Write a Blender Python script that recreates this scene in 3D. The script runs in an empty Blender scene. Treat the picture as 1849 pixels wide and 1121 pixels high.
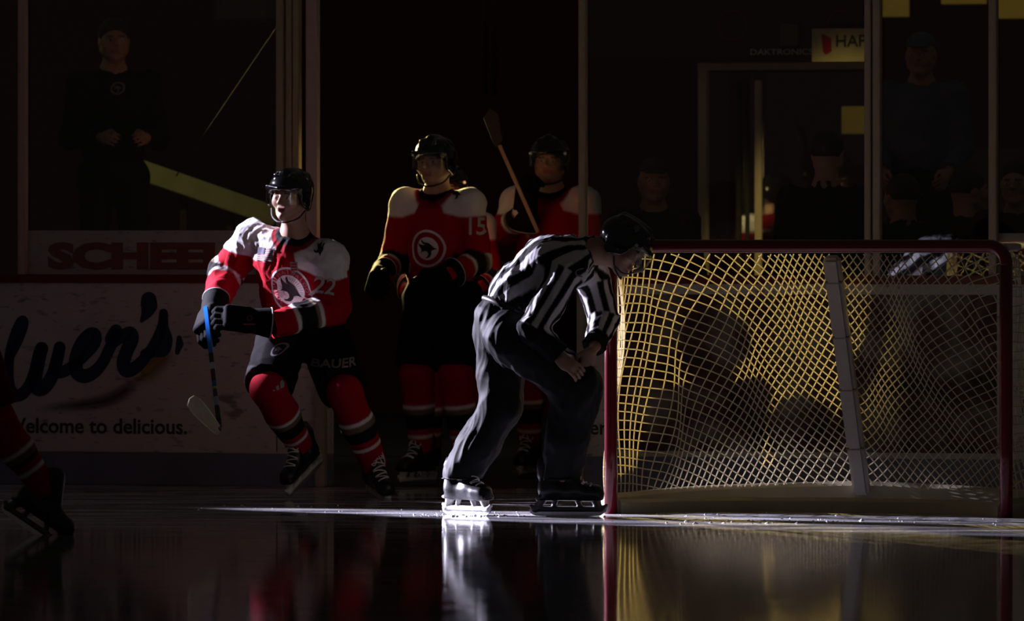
import bpy, bmesh, math, random
import numpy as np
from mathutils import Vector, Matrix
from mathutils.bvhtree import BVHTree

SC = bpy.context.scene
COL = SC.collection
F = 14500.0          # focal length in pixels of the 1849 px wide frame
CAMY, CAMH, HOR = -37.5, 1.3, 425.0

# ------------------------------------------------------------------ camera
cam_d = bpy.data.cameras.new('camera')
cam = bpy.data.objects.new('camera', cam_d)
COL.objects.link(cam)
cam.location = (0, CAMY, CAMH)
cam.rotation_euler = (math.pi / 2, 0, 0)
cam_d.sensor_width = 36
cam_d.lens = 36 * F / 1849
cam_d.shift_y = -(560.5 - HOR) / 1849
cam_d.clip_start, cam_d.clip_end = 0.5, 200
cam_d.dof.use_dof = True
cam_d.dof.focus_distance = 37.9
cam_d.dof.aperture_fstop = 5.0
SC.camera = cam

# ------------------------------------------------------------------ world, lamps, exposure
W_COL, W_STR = (1.0, 0.86, 0.77), 0.0190
w = bpy.data.worlds.new('world')
SC.world = w
w.use_nodes = True
w.node_tree.nodes['Background'].inputs[0].default_value = (*W_COL, 1)
w.node_tree.nodes['Background'].inputs[1].default_value = W_STR
SC.view_settings.view_transform = 'Standard'
SC.view_settings.look = 'None'
SC.view_settings.exposure = 0.0
SC.view_settings.gamma = 1.0
SC.view_settings.use_curve_mapping = False


def spot(name, loc, target, power, color, cone_m, radius=.08, blend=.25):
    """a spot lamp: cone_m is the beam's diameter in metres where it meets its target"""
    d = bpy.data.lights.new(name, 'SPOT')
    o = bpy.data.objects.new(name, d)
    COL.objects.link(o)
    o.location = loc
    v = Vector(target) - Vector(loc)
    o.rotation_euler = v.to_track_quat('-Z', 'Y').to_euler()
    d.energy = power
    d.color = color
    d.spot_size = 2 * math.atan(cone_m / 2 / v.length)
    d.spot_blend = blend
    d.shadow_soft_size = radius
    return o


WHITE = (0.80, 0.76, 1.0)
YELLOW = (1.0, 0.74, 0.24)
spot('follow_spot', (-9.1, 5.9, 3.3), (.02, -0.20, 0.56), 30000, WHITE, 1.6, .05, .15)
spot('added_ice_spot', (-9.3, 5.5, 2.2), (-.15, .02, .02), 32000, WHITE, .74, .04, .4)  # second beam, added to brighten the strip of ice
spot('side_spot', (-8.7, 6.0, 5.0), (-1.17, 2.3, 1.08), 30000, WHITE, 1.1, .06, .6)
spot('front_spot', (-7.5, -6.5, 4.6), (-0.14, -0.28, 1.10), 34, (.48, .45, 1.0), .62, .3, .8)
spot('back_lamp', (-5.03, 17.0, 4.8), (.80, 0.75, .72), 58000, (1.0, .78, .32), 1.75, .04, .55)
spot('added_panel_lamp', (2.3, 6.3, 4.6), (2.5, 11.0, 2.5), 160, YELLOW, 2.6, .1, .7)  # added above the frame to brighten the yellow panels
spot('added_banner_lamp', (2.3, 5.6, 4.4), (1.85, 7.2, 2.35), 240, YELLOW, .7, .1, .7)  # added unseen lamp that brightens the banner
spot('added_streak_lamp', (-3.4, 5.2, 4.0), (-2.2, 8.0, 1.75), 50, (0.85, 0.85, 0.25), 2.2, .1, .8)  # added so the yellow-green streak on the left reads bright


# ------------------------------------------------------------------ helpers
def Wp(px, py, y):
    """point of the place seen at that pixel, at depth plane y"""
    d = y - CAMY
    return np.array([(px - 924.5) * d / F, y, CAMH - (py - HOR) * d / F])


def rgb(r, g, b):
    f = lambda c: (c / 255 / 12.92) if c <= 10 else ((c / 255 + .055) / 1.055) ** 2.4
    return (f(r), f(g), f(b))


def nrm(v):
    v = np.asarray(v, float)
    return v / (np.linalg.norm(v) + 1e-12)


MATS = {}


def mat(name, color=(.5, .5, .5), rough=.6, metal=0, noise=0, nscale=30, bump=0, bscale=60, coat=0, attr=False,
        sheen=0, spec=.5, ior=1.45, transl=0):
    if name in MATS:
        return MATS[name]
    m = bpy.data.materials.new(name)
    m.use_nodes = True
    nt = m.node_tree
    N, L = nt.nodes, nt.links
    p = N['Principled BSDF']
    p.inputs['Roughness'].default_value = rough
    p.inputs['Metallic'].default_value = metal
    p.inputs['Coat Weight'].default_value = coat
    p.inputs['Coat Roughness'].default_value = .08
    p.inputs['Sheen Weight'].default_value = sheen
    p.inputs['Specular IOR Level'].default_value = spec
    p.inputs['IOR'].default_value = ior
    tc = N.new('ShaderNodeTexCoord')
    src = None
    if attr:
        a = N.new('ShaderNodeVertexColor')
        a.layer_name = 'Col'
        src = a.outputs['Color']
    if noise or attr:
        n = N.new('ShaderNodeTexNoise')
        n.inputs['Scale'].default_value = nscale
        n.inputs['Detail'].default_value = 4
        L.new(tc.outputs['Object'], n.inputs['Vector'])
        mr = N.new('ShaderNodeMapRange')
        mr.inputs['To Min'].default_value = 1 - noise
        mr.inputs['To Max'].default_value = 1 + noise * .5
        L.new(n.outputs['Fac'], mr.inputs['Value'])
        mx = N.new('ShaderNodeMix')
        mx.data_type = 'RGBA'
        mx.blend_type = 'MULTIPLY'
        mx.inputs['Factor'].default_value = 1
        if src:
            L.new(src, mx.inputs['A'])
        else:
            mx.inputs['A'].default_value = (*color, 1)
        L.new(mr.outputs['Result'], mx.inputs['B'])
        L.new(mx.outputs['Result'], p.inputs['Base Color'])
    else:
        p.inputs['Base Color'].default_value = (*color, 1)
    if bump:
        n2 = N.new('ShaderNodeTexNoise')
        n2.inputs['Scale'].default_value = bscale
        n2.inputs['Detail'].default_value = 5
        L.new(tc.outputs['Object'], n2.inputs['Vector'])
        b = N.new('ShaderNodeBump')
        b.inputs['Strength'].default_value = bump
        b.inputs['Distance'].default_value = .01
        L.new(n2.outputs['Fac'], b.inputs['Height'])
        L.new(b.outputs['Normal'], p.inputs['Normal'])
    if transl:
        t = N.new('ShaderNodeBsdfTranslucent')
        t.inputs['Color'].default_value = (*color, 1)
        ms = N.new('ShaderNodeMixShader')
        ms.inputs[0].default_value = transl
        L.new(p.outputs[0], ms.inputs[1])
        L.new(t.outputs[0], ms.inputs[2])
        L.new(ms.outputs[0], N['Material Output'].inputs['Surface'])
    MATS[name] = m
    return m


def org(o):
    v = np.zeros(3)
    while o is not None:
        v += np.array(o.location)
        o = o.parent
    return v


def mesh_obj(name, V, Fc, m, parent=None, col=None, smooth=False, origin=None):
    """V in world coordinates; the object's own origin is its parent's (or `origin`)"""
    V = np.asarray(V, float)
    base = org(parent) if parent is not None else (np.asarray(origin, float) if origin is not None else np.zeros(3))
    V = V - base
    me = bpy.data.meshes.new(name)
    if isinstance(Fc, np.ndarray):
        k = Fc.shape[1]
        me.vertices.add(len(V))
        me.vertices.foreach_set('co', V.astype(np.float32).ravel())
        me.loops.add(Fc.size)
        me.loops.foreach_set('vertex_index', Fc.astype(np.int32).ravel())
        me.polygons.add(len(Fc))
        me.polygons.foreach_set('loop_start', np.arange(0, Fc.size, k, dtype=np.int32))
        me.update(calc_edges=True)
        me.validate()
    else:
        me.from_pydata(V.tolist(), [], Fc)
        me.update()
    if smooth:
        me.polygons.foreach_set('use_smooth', [True] * len(me.polygons))
    if col is not None:
        ca = me.color_attributes.new('Col', 'FLOAT_COLOR', 'POINT')
        c4 = np.ones((len(V), 4), np.float32)
        c4[:, :3] = col
        ca.data.foreach_set('color', c4.ravel())
    me.materials.append(m)
    o = bpy.data.objects.new(name, me)
    COL.objects.link(o)
    if parent is not None:
        o.parent = parent
    elif origin is not None:
        o.location = origin
    return o


def thing(name, label, cat, loc, group=None):
    o = bpy.data.objects.new(name, None)
    COL.objects.link(o)
    o.empty_display_size = .1
    o.location = [float(c) for c in loc]
    o['label'] = label
    o['category'] = cat
    if group:
        o['group'] = group
    return o


def tag(o, label, cat, group=None):
    o['label'] = label
    o['category'] = cat
    if group:
        o['group'] = group
    return o


class MB:
    """collects simple solids, then links them as one mesh object"""

    def __init__(s):
        s.V, s.F = [], []

    def add(s, V, Fc):
        n = len(s.V)
        s.V += [tuple(map(float, v)) for v in V]
        s.F += [tuple(i + n for i in f) for f in Fc]
        return s

    def box(s, c, half, R=None, bev=0.0):
        R = np.eye(3) if R is None else np.asarray(R)  # rows: local axes
        h = np.asarray(half, float)
        if bev:
            bm = bmesh.new()
            bmesh.ops.create_cube(bm, size=2)
            for v in bm.verts:
                v.co = Vector((v.co.x * h[0], v.co.y * h[1], v.co.z * h[2]))
            bmesh.ops.bevel(bm, geom=bm.edges[:], offset=bev, segments=2, affect='EDGES')
            bm.verts.index_update()
            V = np.array([v.co[:] for v in bm.verts])
            Fc = [[v.index for v in f.verts] for f in bm.faces]
            bm.free()
        else:
            V = np.array([[x, y, z] for x in (-1, 1) for y in (-1, 1) for z in (-1, 1)]) * h
            Fc = [(0, 1, 3, 2), (4, 6, 7, 5), (0, 4, 5, 1), (2, 3, 7, 6), (0, 2, 6, 4), (1, 5, 7, 3)]
        return s.add(V @ R + np.asarray(c), Fc)

    def tube(s, pts, r, n=10, caps=True):
        pts = np.asarray(pts, float)
        m = len(pts)
        rr = np.full(m, r) if np.isscalar(r) else np.asarray(r, float)
        T = np.gradient(pts, axis=0)
        T /= np.linalg.norm(T, axis=1)[:, None] + 1e-12
        up = np.array([0, 0, 1.]) if abs(T[0][2]) < .9 else np.array([1., 0, 0])
        u = nrm(np.cross(T[0], up))
        V = []
        for i in range(m):
            u = nrm(u - T[i] * (u @ T[i]))
            v = np.cross(T[i], u)
            for k in range(n):
                a = 2 * math.pi * k / n
                V.append(pts[i] + rr[i] * (math.cos(a) * u + math.sin(a) * v))
        Fc = [(i * n + k, i * n + (k + 1) % n, (i + 1) * n + (k + 1) % n, (i + 1) * n + k)
              for i in range(m - 1) for k in range(n)]
        if caps:
            Fc += [tuple(range(n - 1, -1, -1)), tuple(range((m - 1) * n, m * n))]
        return s.add(V, Fc)

    def build(s, name, m, parent=None, smooth=False, origin=None):
        return mesh_obj(name, s.V, s.F, m, parent, smooth=smooth, origin=origin)


def crom(pts, n=8):
    """Catmull-Rom through pts"""
    P = np.asarray(pts, float)
    P = np.vstack([2 * P[0] - P[1], P, 2 * P[-1] - P[-2]])
    out = []
    for i in range(1, len(P) - 2):
        for k in range(n):
            t = k / n
            out.append(.5 * ((2 * P[i]) + (-P[i - 1] + P[i + 1]) * t + (2 * P[i - 1] - 5 * P[i] + 4 * P[i + 1] - P[i + 2]) * t * t
                             + (-P[i - 1] + 3 * P[i] - 3 * P[i + 1] + P[i + 2]) * t ** 3))
    out.append(P[-2])
    return np.array(out)


# ------------------------------------------------------------------ distance-field modelling (bodies and clothes)
class Vox:
    def __init__(s, h):
        s.h = h
        s.ops = []

    def cone(s, a, b, ra, rb=None, k=.02, flat=None, mode='u', cap=False):
        a, b = np.asarray(a, float), np.asarray(b, float)
        rb = ra if rb is None else rb
        s.ops.append(('c', a, b, ra, rb, k, flat, mode, cap))
        return s

    def ell(s, c, rad, R=None, k=.02, mode='u'):
        s.ops.append(('e', np.asarray(c, float), np.asarray(rad, float), np.eye(3) if R is None else np.asarray(R), None, k, None, mode))
        return s

    def box(s, c, half, R=None, rnd=.005, k=.005, mode='u'):
        s.ops.append(('b', np.asarray(c, float), np.asarray(half, float), np.eye(3) if R is None else np.asarray(R), rnd, k, None, mode))
        return s

    def cut(s, p, n):
        s.ops.append(('p', np.asarray(p, float), nrm(n), None, None, 0, None, 'i'))
        return s

    def bounds(s):
        lo, hi = np.full(3, 1e9), np.full(3, -1e9)
        for o in s.ops:
            if o[7] != 'u':
                continue
            l, u = s.bb(o)
            lo, hi = np.minimum(lo, l), np.maximum(hi, u)
        return lo - 3 * s.h, hi + 3 * s.h

    @staticmethod
    def bb(o):
        if o[0] == 'c':
            f = max(1, o[6][1]) if o[6] else 1
            r = max(o[3], o[4]) * f + o[5]
            return np.minimum(o[1], o[2]) - r, np.maximum(o[1], o[2]) + r
        r = np.linalg.norm(o[2]) + o[5] if o[0] == 'b' else np.max(o[2]) + o[5]
        return o[1] - r, o[1] + r

    def mesh(s):
        h = s.h
        lo, hi = s.bounds()
        n = np.ceil((hi - lo) / h).astype(int) + 1
        D = np.full(n, .2, np.float32)
        ax = [(lo[i] + h * np.arange(n[i])).astype(np.float32) for i in range(3)]
        for o in s.ops:
            typ, k, mode = o[0], o[5], o[7]
            if typ == 'p':
                d = ((ax[0] - o[1][0]) * o[2][0])[:, None, None] + ((ax[1] - o[1][1]) * o[2][1])[None, :, None] + ((ax[2] - o[1][2]) * o[2][2])[None, None, :]
                D = np.maximum(D, d.astype(np.float32))
                continue
            l, u = s.bb(o)
            pad = .03
            i0 = np.clip(np.floor((l - pad - lo) / h).astype(int), 0, n)
            i1 = np.clip(np.ceil((u + pad - lo) / h).astype(int) + 1, 0, n)
            if np.any(i1 <= i0):
                continue
            sl = tuple(slice(i0[i], i1[i]) for i in range(3))
            X, Y, Z = np.meshgrid(*(ax[i][sl[i]] for i in range(3)), indexing='ij')
            if typ == 'c':
                a, b, ra, rb, flat = o[1], o[2], o[3], o[4], o[6]
                ba = b - a
                L2 = ba @ ba + 1e-12
                qx, qy, qz = X - a[0], Y - a[1], Z - a[2]
                t0 = (qx * ba[0] + qy * ba[1] + qz * ba[2]) / L2
                t = np.clip(t0, 0, 1)
                qx -= t * ba[0]; qy -= t * ba[1]; qz -= t * ba[2]
                if flat:
                    fa, ff = nrm(flat[0]), flat[1]
                    e = (qx * fa[0] + qy * fa[1] + qz * fa[2]) * (1 / ff - 1)
                    qx += fa[0] * e; qy += fa[1] * e; qz += fa[2] * e
                d = np.sqrt(qx * qx + qy * qy + qz * qz) - (ra + t * (rb - ra))
                if flat:
                    d *= min(1., flat[1])
                if len(o) > 8 and o[8]:
                    d = np.maximum(d, (t0 - 1) * math.sqrt(L2))
            else:
                c, rad, R = o[1], o[2], o[3]
                qx, qy, qz = X - c[0], Y - c[1], Z - c[2]
                q = [R[i][0] * qx + R[i][1] * qy + R[i][2] * qz for i in range(3)]
                if typ == 'e':
                    k0 = np.sqrt(sum((q[i] / rad[i]) ** 2 for i in range(3)))
                    k1 = np.sqrt(sum((q[i] / rad[i] ** 2) ** 2 for i in range(3))) + 1e-9
                    d = np.where(k0 < .02, -rad.min(), k0 * (k0 - 1) / k1)
                else:
                    w = [np.abs(q[i]) - (rad[i] - o[4]) for i in range(3)]
                    d = np.sqrt(sum(np.maximum(x, 0) ** 2 for x in w)) + np.minimum(np.maximum(np.maximum(w[0], w[1]), w[2]), 0) - o[4]
            d = d.astype(np.float32)
            S = D[sl]
            if mode == 'u':
                if k > 0:
                    hh = np.clip(.5 + .5 * (S - d) / k, 0, 1)
                    D[sl] = S * (1 - hh) + d * hh - k * hh * (1 - hh)
                else:
                    D[sl] = np.minimum(S, d)
            else:
                d = -d
                hh = np.clip(.5 - .5 * (S - d) / max(k, 1e-6), 0, 1)
                D[sl] = S * (1 - hh) + d * hh + k * hh * (1 - hh)
        return surface_nets(D, lo, h)


def surface_nets(D, lo, h):
    S = D < 0
    nx, ny, nz = D.shape
    c = np.zeros((nx - 1, ny - 1, nz - 1), np.uint8)
    offs = [(i, j, k) for i in (0, 1) for j in (0, 1) for k in (0, 1)]
    for i, j, k in offs:
        c += S[i:nx - 1 + i, j:ny - 1 + j, k:nz - 1 + k]
    act = (c > 0) & (c < 8)
    I = np.argwhere(act)
    idx = np.full(act.shape, -1, np.int32)
    idx[act] = np.arange(len(I))
    cv = {o: D[I[:, 0] + o[0], I[:, 1] + o[1], I[:, 2] + o[2]] for o in offs}
    P = np.zeros((len(I), 3))
    cnt = np.zeros(len(I))
    for o in offs:
        for a in range(3):
            if o[a] == 0:
                q = list(o); q[a] = 1
                q = tuple(q)
                d0, d1 = cv[o], cv[q]
                x = (d0 < 0) != (d1 < 0)
                t = np.where(x, d0 / np.where(x, d0 - d1, 1), 0)
                p = np.tile(np.array(o, float), (len(I), 1))
                p[:, a] += t
                P += p * x[:, None]
                cnt += x
    V = lo + h * (I + P / np.maximum(cnt, 1)[:, None])
    Fs = []
    for a in range(3):
        b, e = (a + 1) % 3, (a + 2) % 3
        s0 = [slice(None)] * 3; s1 = [slice(None)] * 3
        s0[a] = slice(0, -1); s1[a] = slice(1, None)
        A, B = S[tuple(s0)], S[tuple(s1)]
        E = np.argwhere(A != B)
        ok = (E[:, b] > 0) & (E[:, e] > 0) & (E[:, b] < D.shape[b] - 1) & (E[:, e] < D.shape[e] - 1)
        E = E[ok]
        ins = A[E[:, 0], E[:, 1], E[:, 2]]
        def g(db, de):
            q = E.copy(); q[:, b] += db; q[:, e] += de
            return idx[q[:, 0], q[:, 1], q[:, 2]]
        Q = np.stack([g(-1, -1), g(0, -1), g(0, 0), g(-1, 0)], 1)
        Q[~ins] = Q[~ins][:, ::-1]
        Fs.append(Q)
    Fq = np.vstack(Fs)
    Fq = Fq[(Fq >= 0).all(1)]
    return V, Fq


def aa(f, V, h=.0055, n=9):
    """colour function averaged over each vertex's neighbourhood, so printed edges stay clean"""
    rs = np.random.RandomState(3)
    C = np.zeros((len(V), 3))
    for k in range(n):
        C += np.asarray(f(V + (rs.rand(3) - .5) * 1.7 * h * (k > 0)), float)
    return C / n


def vnormals(V, Fq):
    n = np.cross(V[Fq[:, 2]] - V[Fq[:, 0]], V[Fq[:, 3]] - V[Fq[:, 1]])
    N = np.zeros_like(V)
    for k in range(4):
        np.add.at(N, Fq[:, k], n)
    return N / (np.linalg.norm(N, axis=1)[:, None] + 1e-12)


def folds(V, Fq, amp, freq, seed, stretch=(1, 1, 1), sharp=True):
    """cloth creases: push vertices along their normals by ridged, warped waves"""
    rs = np.random.RandomState(seed)
    N = vnormals(V, Fq)
    Q = V * np.asarray(stretch)
    wv = np.zeros_like(V)
    for _ in range(4):
        k = rs.randn(3) * freq * .45
        wv += np.sin(Q @ k + rs.rand() * 6.28)[:, None] * rs.randn(3) * .35 / freq
    Q = Q + wv
    d = np.zeros(len(V))
    for i in range(6):
        k = rs.randn(3); k = k / np.linalg.norm(k) * freq * (.7 + 1.1 * rs.rand())
        x = np.sin(Q @ k + rs.rand() * 6.28)
        d += (1 - 2 * np.abs(x)) if sharp else x
    return V + N * (amp * d / 3)[:, None]


def along(V, pts):
    """nearest place on a polyline: (arc length, distance, segment number)"""
    best = np.full(len(V), 1e9); arc = np.zeros(len(V)); seg = np.zeros(len(V), int)
    L = 0
    for i in range(len(pts) - 1):
        a, b = np.asarray(pts[i]), np.asarray(pts[i + 1])
        ba = b - a; l = np.linalg.norm(ba)
        t0 = ((V - a) @ ba) / (l * l)
        t = np.clip(t0, 0, 1)
        d = np.linalg.norm(V - a - t[:, None] * ba, axis=1)
        tt = t
        if i == len(pts) - 2:
            tt = np.clip(t0, 0, 1.5)
        m = d < best
        best[m] = d[m]; arc[m] = L + tt[m] * l; seg[m] = i
        L += l
    return arc, best, seg


# ------------------------------------------------------------------ flat print: text and shapes
def text_mesh(body, size, bold=0.0, xs=1.0, shear=0.0, align='CENTER'):
    cu = bpy.data.curves.new('t', 'FONT')
    cu.body = body
    cu.size = size
    cu.offset = bold
    cu.shear = shear
    cu.align_x = align
    cu.resolution_u = 3
    o = bpy.data.objects.new('t', cu)
    COL.objects.link(o)
    dg = bpy.context.evaluated_depsgraph_get()
    me = o.evaluated_get(dg).to_mesh()
    V = np.array([v.co[:] for v in me.vertices])
    Fc = [tuple(p.vertices) for p in me.polygons]
    o.evaluated_get(dg).to_mesh_clear()
    bpy.data.objects.remove(o)
    bpy.data.curves.remove(cu)
    V[:, 0] *= xs
    return V[:, :2], Fc


def poly_mesh(pts):
    return np.array(pts, float), [tuple(range(len(pts)))]


def ribbon(pts, wd, n=8):
    """flat stroke of varying width with round ends"""
    P = crom(np.c_[np.asarray(pts, float), np.zeros(len(pts))], n)[:, :2]
    wv = np.interp(np.linspace(0, 1, len(P)), np.linspace(0, 1, len(wd)), wd) / 2
    T = np.gradient(P, axis=0); T /= np.linalg.norm(T, axis=1)[:, None] + 1e-12
    Nn = np.c_[-T[:, 1], T[:, 0]]
    A, B = P + Nn * wv[:, None], P - Nn * wv[:, None]
    V = np.vstack([A, B]); m = len(P)
    Fc = [(i, i + 1, m + i + 1, m + i) for i in range(m - 1)]
    for e, sgn in ((0, -1), (m - 1, 1)):
        c0 = len(V)
        ang = math.atan2(Nn[e][1], Nn[e][0])
        arcp = [P[e] + wv[e] * np.array([math.cos(ang - sgn * math.pi * q / 8), math.sin(ang - sgn * math.pi * q / 8)]) for q in range(9)]
        V = np.vstack([V, arcp]); Fc.append(tuple(range(c0, c0 + 9)))
    return V, Fc


def ring_mesh(r0, r1, n=40, a0=0, a1=2 * math.pi, sx=1, sy=1):
    V, Fc = [], []
    for i in range(n + 1):
        a = a0 + (a1 - a0) * i / n
        V += [(r0 * math.cos(a) * sx, r0 * math.sin(a) * sy), (r1 * math.cos(a) * sx, r1 * math.sin(a) * sy)]
    Fc = [(2 * i, 2 * i + 1, 2 * i + 3, 2 * i + 2) for i in range(n)]
    return np.array(V), Fc


def merge2(parts):
    V, Fc, n = [], [], 0
    for v, f in parts:
        V.append(v); Fc += [tuple(i + n for i in q) for q in f]; n += len(v)
    return np.vstack(V), Fc


def rot2(v, a, t=(0, 0)):
    c, s = math.cos(a), math.sin(a)
    return v @ np.array([[c, s], [-s, c]]) + np.asarray(t)


def flat_print(name, m2, c, ux, uy, m, parent, lift=.002, thick=.0015):
    """print or thin letters on a flat face: ux right, uy up; the face looks along ux x uy"""
    V2, Fc = m2
    ux, uy = nrm(ux), nrm(uy)
    n = np.cross(ux, uy)
    V = np.asarray(c) + V2[:, :1] * ux + V2[:, 1:] * uy + n * lift
    me = mesh_obj(name, V, [list(f) for f in Fc], m, parent)
    return me


def decal(name, m2, c, ux, uy, target, m, parent, lift=.003, maxe=.012):
    """print laid onto a curved cloth or shell: cast along the print's normal onto the target"""
    V2, Fc = m2
    ux, uy = nrm(ux), nrm(uy)
    uy = nrm(uy - ux * (ux @ uy))
    n = np.cross(ux, uy)
    bm = bmesh.new()
    vs = [bm.verts.new((v[0], v[1], 0)) for v in V2]
    for f in Fc:
        try:
            bm.faces.new([vs[i] for i in f])
        except ValueError:
            pass
    bmesh.ops.triangulate(bm, faces=bm.faces[:])
    for _ in range(6):
        E = [e for e in bm.edges if e.calc_length() > maxe]
        if not E:
            break
        bmesh.ops.subdivide_edges(bm, edges=E, cuts=1)
        bmesh.ops.triangulate(bm, faces=[f for f in bm.faces if len(f.verts) > 3])
    bm.verts.index_update()
    V2 = np.array([v.co[:2] for v in bm.verts]); Fc = [[v.index for v in f.verts] for f in bm.faces]
    bm.free()
    o = org(target)
    bvh = target.get('_') or BVHS.get(target.name)
    V = np.asarray(c) + V2[:, :1] * ux + V2[:, 1:] * uy
    out, good = [], []
    last = None
    for v in V:
        st = Vector(v - o + n * .25)
        hit, nn, _, dist = bvh.ray_cast(st, Vector(-n), .6)
        if hit is None:
            good.append(False); out.append(v)
        else:
            good.append(True)
            nn = nn if nn.dot(Vector(n)) > 0 else -nn
            out.append(np.array(hit) + o + np.array(nn) * lift * .4 + n * lift * .6)
    Fc = [f for f in Fc if all(good[i] for i in f)]
    if not Fc:
        return None
    o = mesh_obj(name, np.array(out), Fc, m, parent, smooth=True)
    if name.split('_')[-1] in ('number', 'mark', 'lettering', 'crest', 'stripes', 'print', 'hawk', 'shield', 'badge', 'ring'):
        o['kind'] = 'stuff'
    return o


BVHS = {}


def bvh_of(o):
    me = o.data
    BVHS[o.name] = BVHTree.FromPolygons([v.co for v in me.vertices], [p.vertices for p in me.polygons])
    return o


# ------------------------------------------------------------------ materials
M_CLOTH = mat('cloth', attr=True, rough=.85, noise=.12, nscale=220, bump=.12, bscale=300, spec=.1)
M_TROUSER = mat('trouser_cloth', attr=True, rough=.62, noise=.1, nscale=240, bump=.08, bscale=350, spec=.10)
M_PANTS = mat('hockey_pants_cloth', attr=True, rough=.9, noise=.1, nscale=240, bump=.08, bscale=350, spec=.03)
M_SKIN = mat('skin', attr=True, rough=.5, noise=.08, nscale=90, bump=.05, bscale=300)
M_SHELL = mat('helmet_shell', (.006, .006, .007), rough=.16, coat=.6, spec=.6)
M_BOOT = mat('boot_leather', (.012, .012, .013), rough=.32, bump=.06, bscale=120, noise=.2)
M_HOLDER = mat('holder_plastic', (.62, .62, .62), rough=.35, noise=.1, nscale=60)
M_HOLDERB = mat('holder_dark', (.10, .10, .105), rough=.3, noise=.1, nscale=60)
M_STEEL = mat('blade_steel', (.62, .63, .66), rough=.25, metal=1)
M_LACE = mat('lace', (.7, .7, .72), rough=.9)
M_GLOVE = mat('glove_leather', (.008, .008, .009), rough=.8, spec=.08, bump=.15, bscale=140, noise=.25)
M_PWHITE = mat('print_white', (.72, .72, .74), rough=.8, noise=.08, nscale=200)
M_PSILVER = mat('print_silver', (.42, .45, .42), rough=.7, noise=.08, nscale=200)
M_PGREY = mat('print_grey', (.16, .16, .165), rough=.8, noise=.08, nscale=200)
M_PBLACK = mat('print_black', (.008, .008, .009), rough=.8)
M_PRED = mat('print_red', (.30, .006, .02), rough=.8, noise=.1, nscale=200)
M_REDMETAL = mat('red_enamel', (.13, .003, .010), rough=.22, coat=.4, noise=.12, nscale=18)
M_BOARD_RED = mat('dasher_red', (.16, .008, .012), rough=.4, noise=.2, nscale=9)
M_NAVY = mat('navy_print', (.012, .022, .075), rough=.5, noise=.12, nscale=40)
M_DKRED = mat('dark_red_print', (.27, .03, .032), rough=.5, noise=.15, nscale=40)
M_INK = mat('ink_print', (.035, .03, .032), rough=.5, noise=.15, nscale=40)
M_KICK = mat('kick_plate', (.16, .18, .26), rough=.45, noise=.35, nscale=6, bump=.05, bscale=20)
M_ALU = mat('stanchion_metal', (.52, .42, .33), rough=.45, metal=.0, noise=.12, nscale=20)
M_ALUD = mat('stanchion_yellow_lit', (.40, .34, .20), rough=.5, noise=.12, nscale=20)  # olive tint is yellow lamp light put into the metal's colour
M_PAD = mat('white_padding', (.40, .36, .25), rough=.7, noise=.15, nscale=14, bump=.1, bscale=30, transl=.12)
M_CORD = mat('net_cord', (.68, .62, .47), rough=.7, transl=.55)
M_WOODD = mat('dark_wall_paint', (.15, .035, .032), rough=.7, noise=.25, nscale=3)
M_RUBBER = mat('rubber_floor', (.05, .045, .045), rough=.9, noise=.3, nscale=50, bump=.2, bscale=90)
M_BLACKP = mat('black_panel', (.06, .022, .022), rough=.5, noise=.2, nscale=8)
M_TAN = mat('tan_panel', (.20, .15, .12), rough=.7, noise=.2, nscale=5)


def board_mat():
    m = bpy.data.materials.new('board_plastic')
    m.use_nodes = True
    nt = m.node_tree; N, L = nt.nodes, nt.links
    p = N['Principled BSDF']
    p.inputs['Roughness'].default_value = .55
    p.inputs['Specular IOR Level'].default_value = .15
    tc = N.new('ShaderNodeTexCoord')
    def noise(scale, sx, sz, det=3):
        mp = N.new('ShaderNodeMapping'); mp.inputs['Scale'].default_value = (sx, 1, sz)
        L.new(tc.outputs['Object'], mp.inputs['Vector'])
        n = N.new('ShaderNodeTexNoise'); n.inputs['Scale'].default_value = scale; n.inputs['Detail'].default_value = det
        L.new(mp.outputs['Vector'], n.inputs['Vector'])
        return n
    def ramp(src, a, b):
        r = N.new('ShaderNodeMapRange'); r.inputs['From Min'].default_value = a; r.inputs['From Max'].default_value = b
        r.clamp = True
        L.new(src, r.inputs['Value']); return r.outputs['Result']
    marks = ramp(noise(11, .55, 1.3, 2).outputs['Fac'], .63, .72)
    fine = ramp(noise(34, .35, 1.6, 2).outputs['Fac'], .62, .74)
    grime = ramp(noise(2.2, 1, 1, 5).outputs['Fac'], .3, .75)
    mx = N.new('ShaderNodeMath'); mx.operation = 'MAXIMUM'
    L.new(marks, mx.inputs[0]); L.new(fine, mx.inputs[1])
    base = N.new('ShaderNodeMix'); base.data_type = 'RGBA'
    base.inputs['A'].default_value = (.60, .57, .56, 1); base.inputs['B'].default_value = (.50, .47, .46, 1)
    L.new(grime, base.inputs['Factor'])
    c2 = N.new('ShaderNodeMix'); c2.data_type = 'RGBA'
    c2.inputs['B'].default_value = (.14, .12, .12, 1)
    mm = N.new('ShaderNodeMath'); mm.operation = 'MULTIPLY'; mm.inputs[1].default_value = .75
    L.new(mx.outputs[0], mm.inputs[0])
    L.new(mm.outputs[0], c2.inputs['Factor']); L.new(base.outputs['Result'], c2.inputs['A'])
    L.new(c2.outputs['Result'], p.inputs['Base Color'])
    return m


M_BOARD = board_mat()


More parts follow.
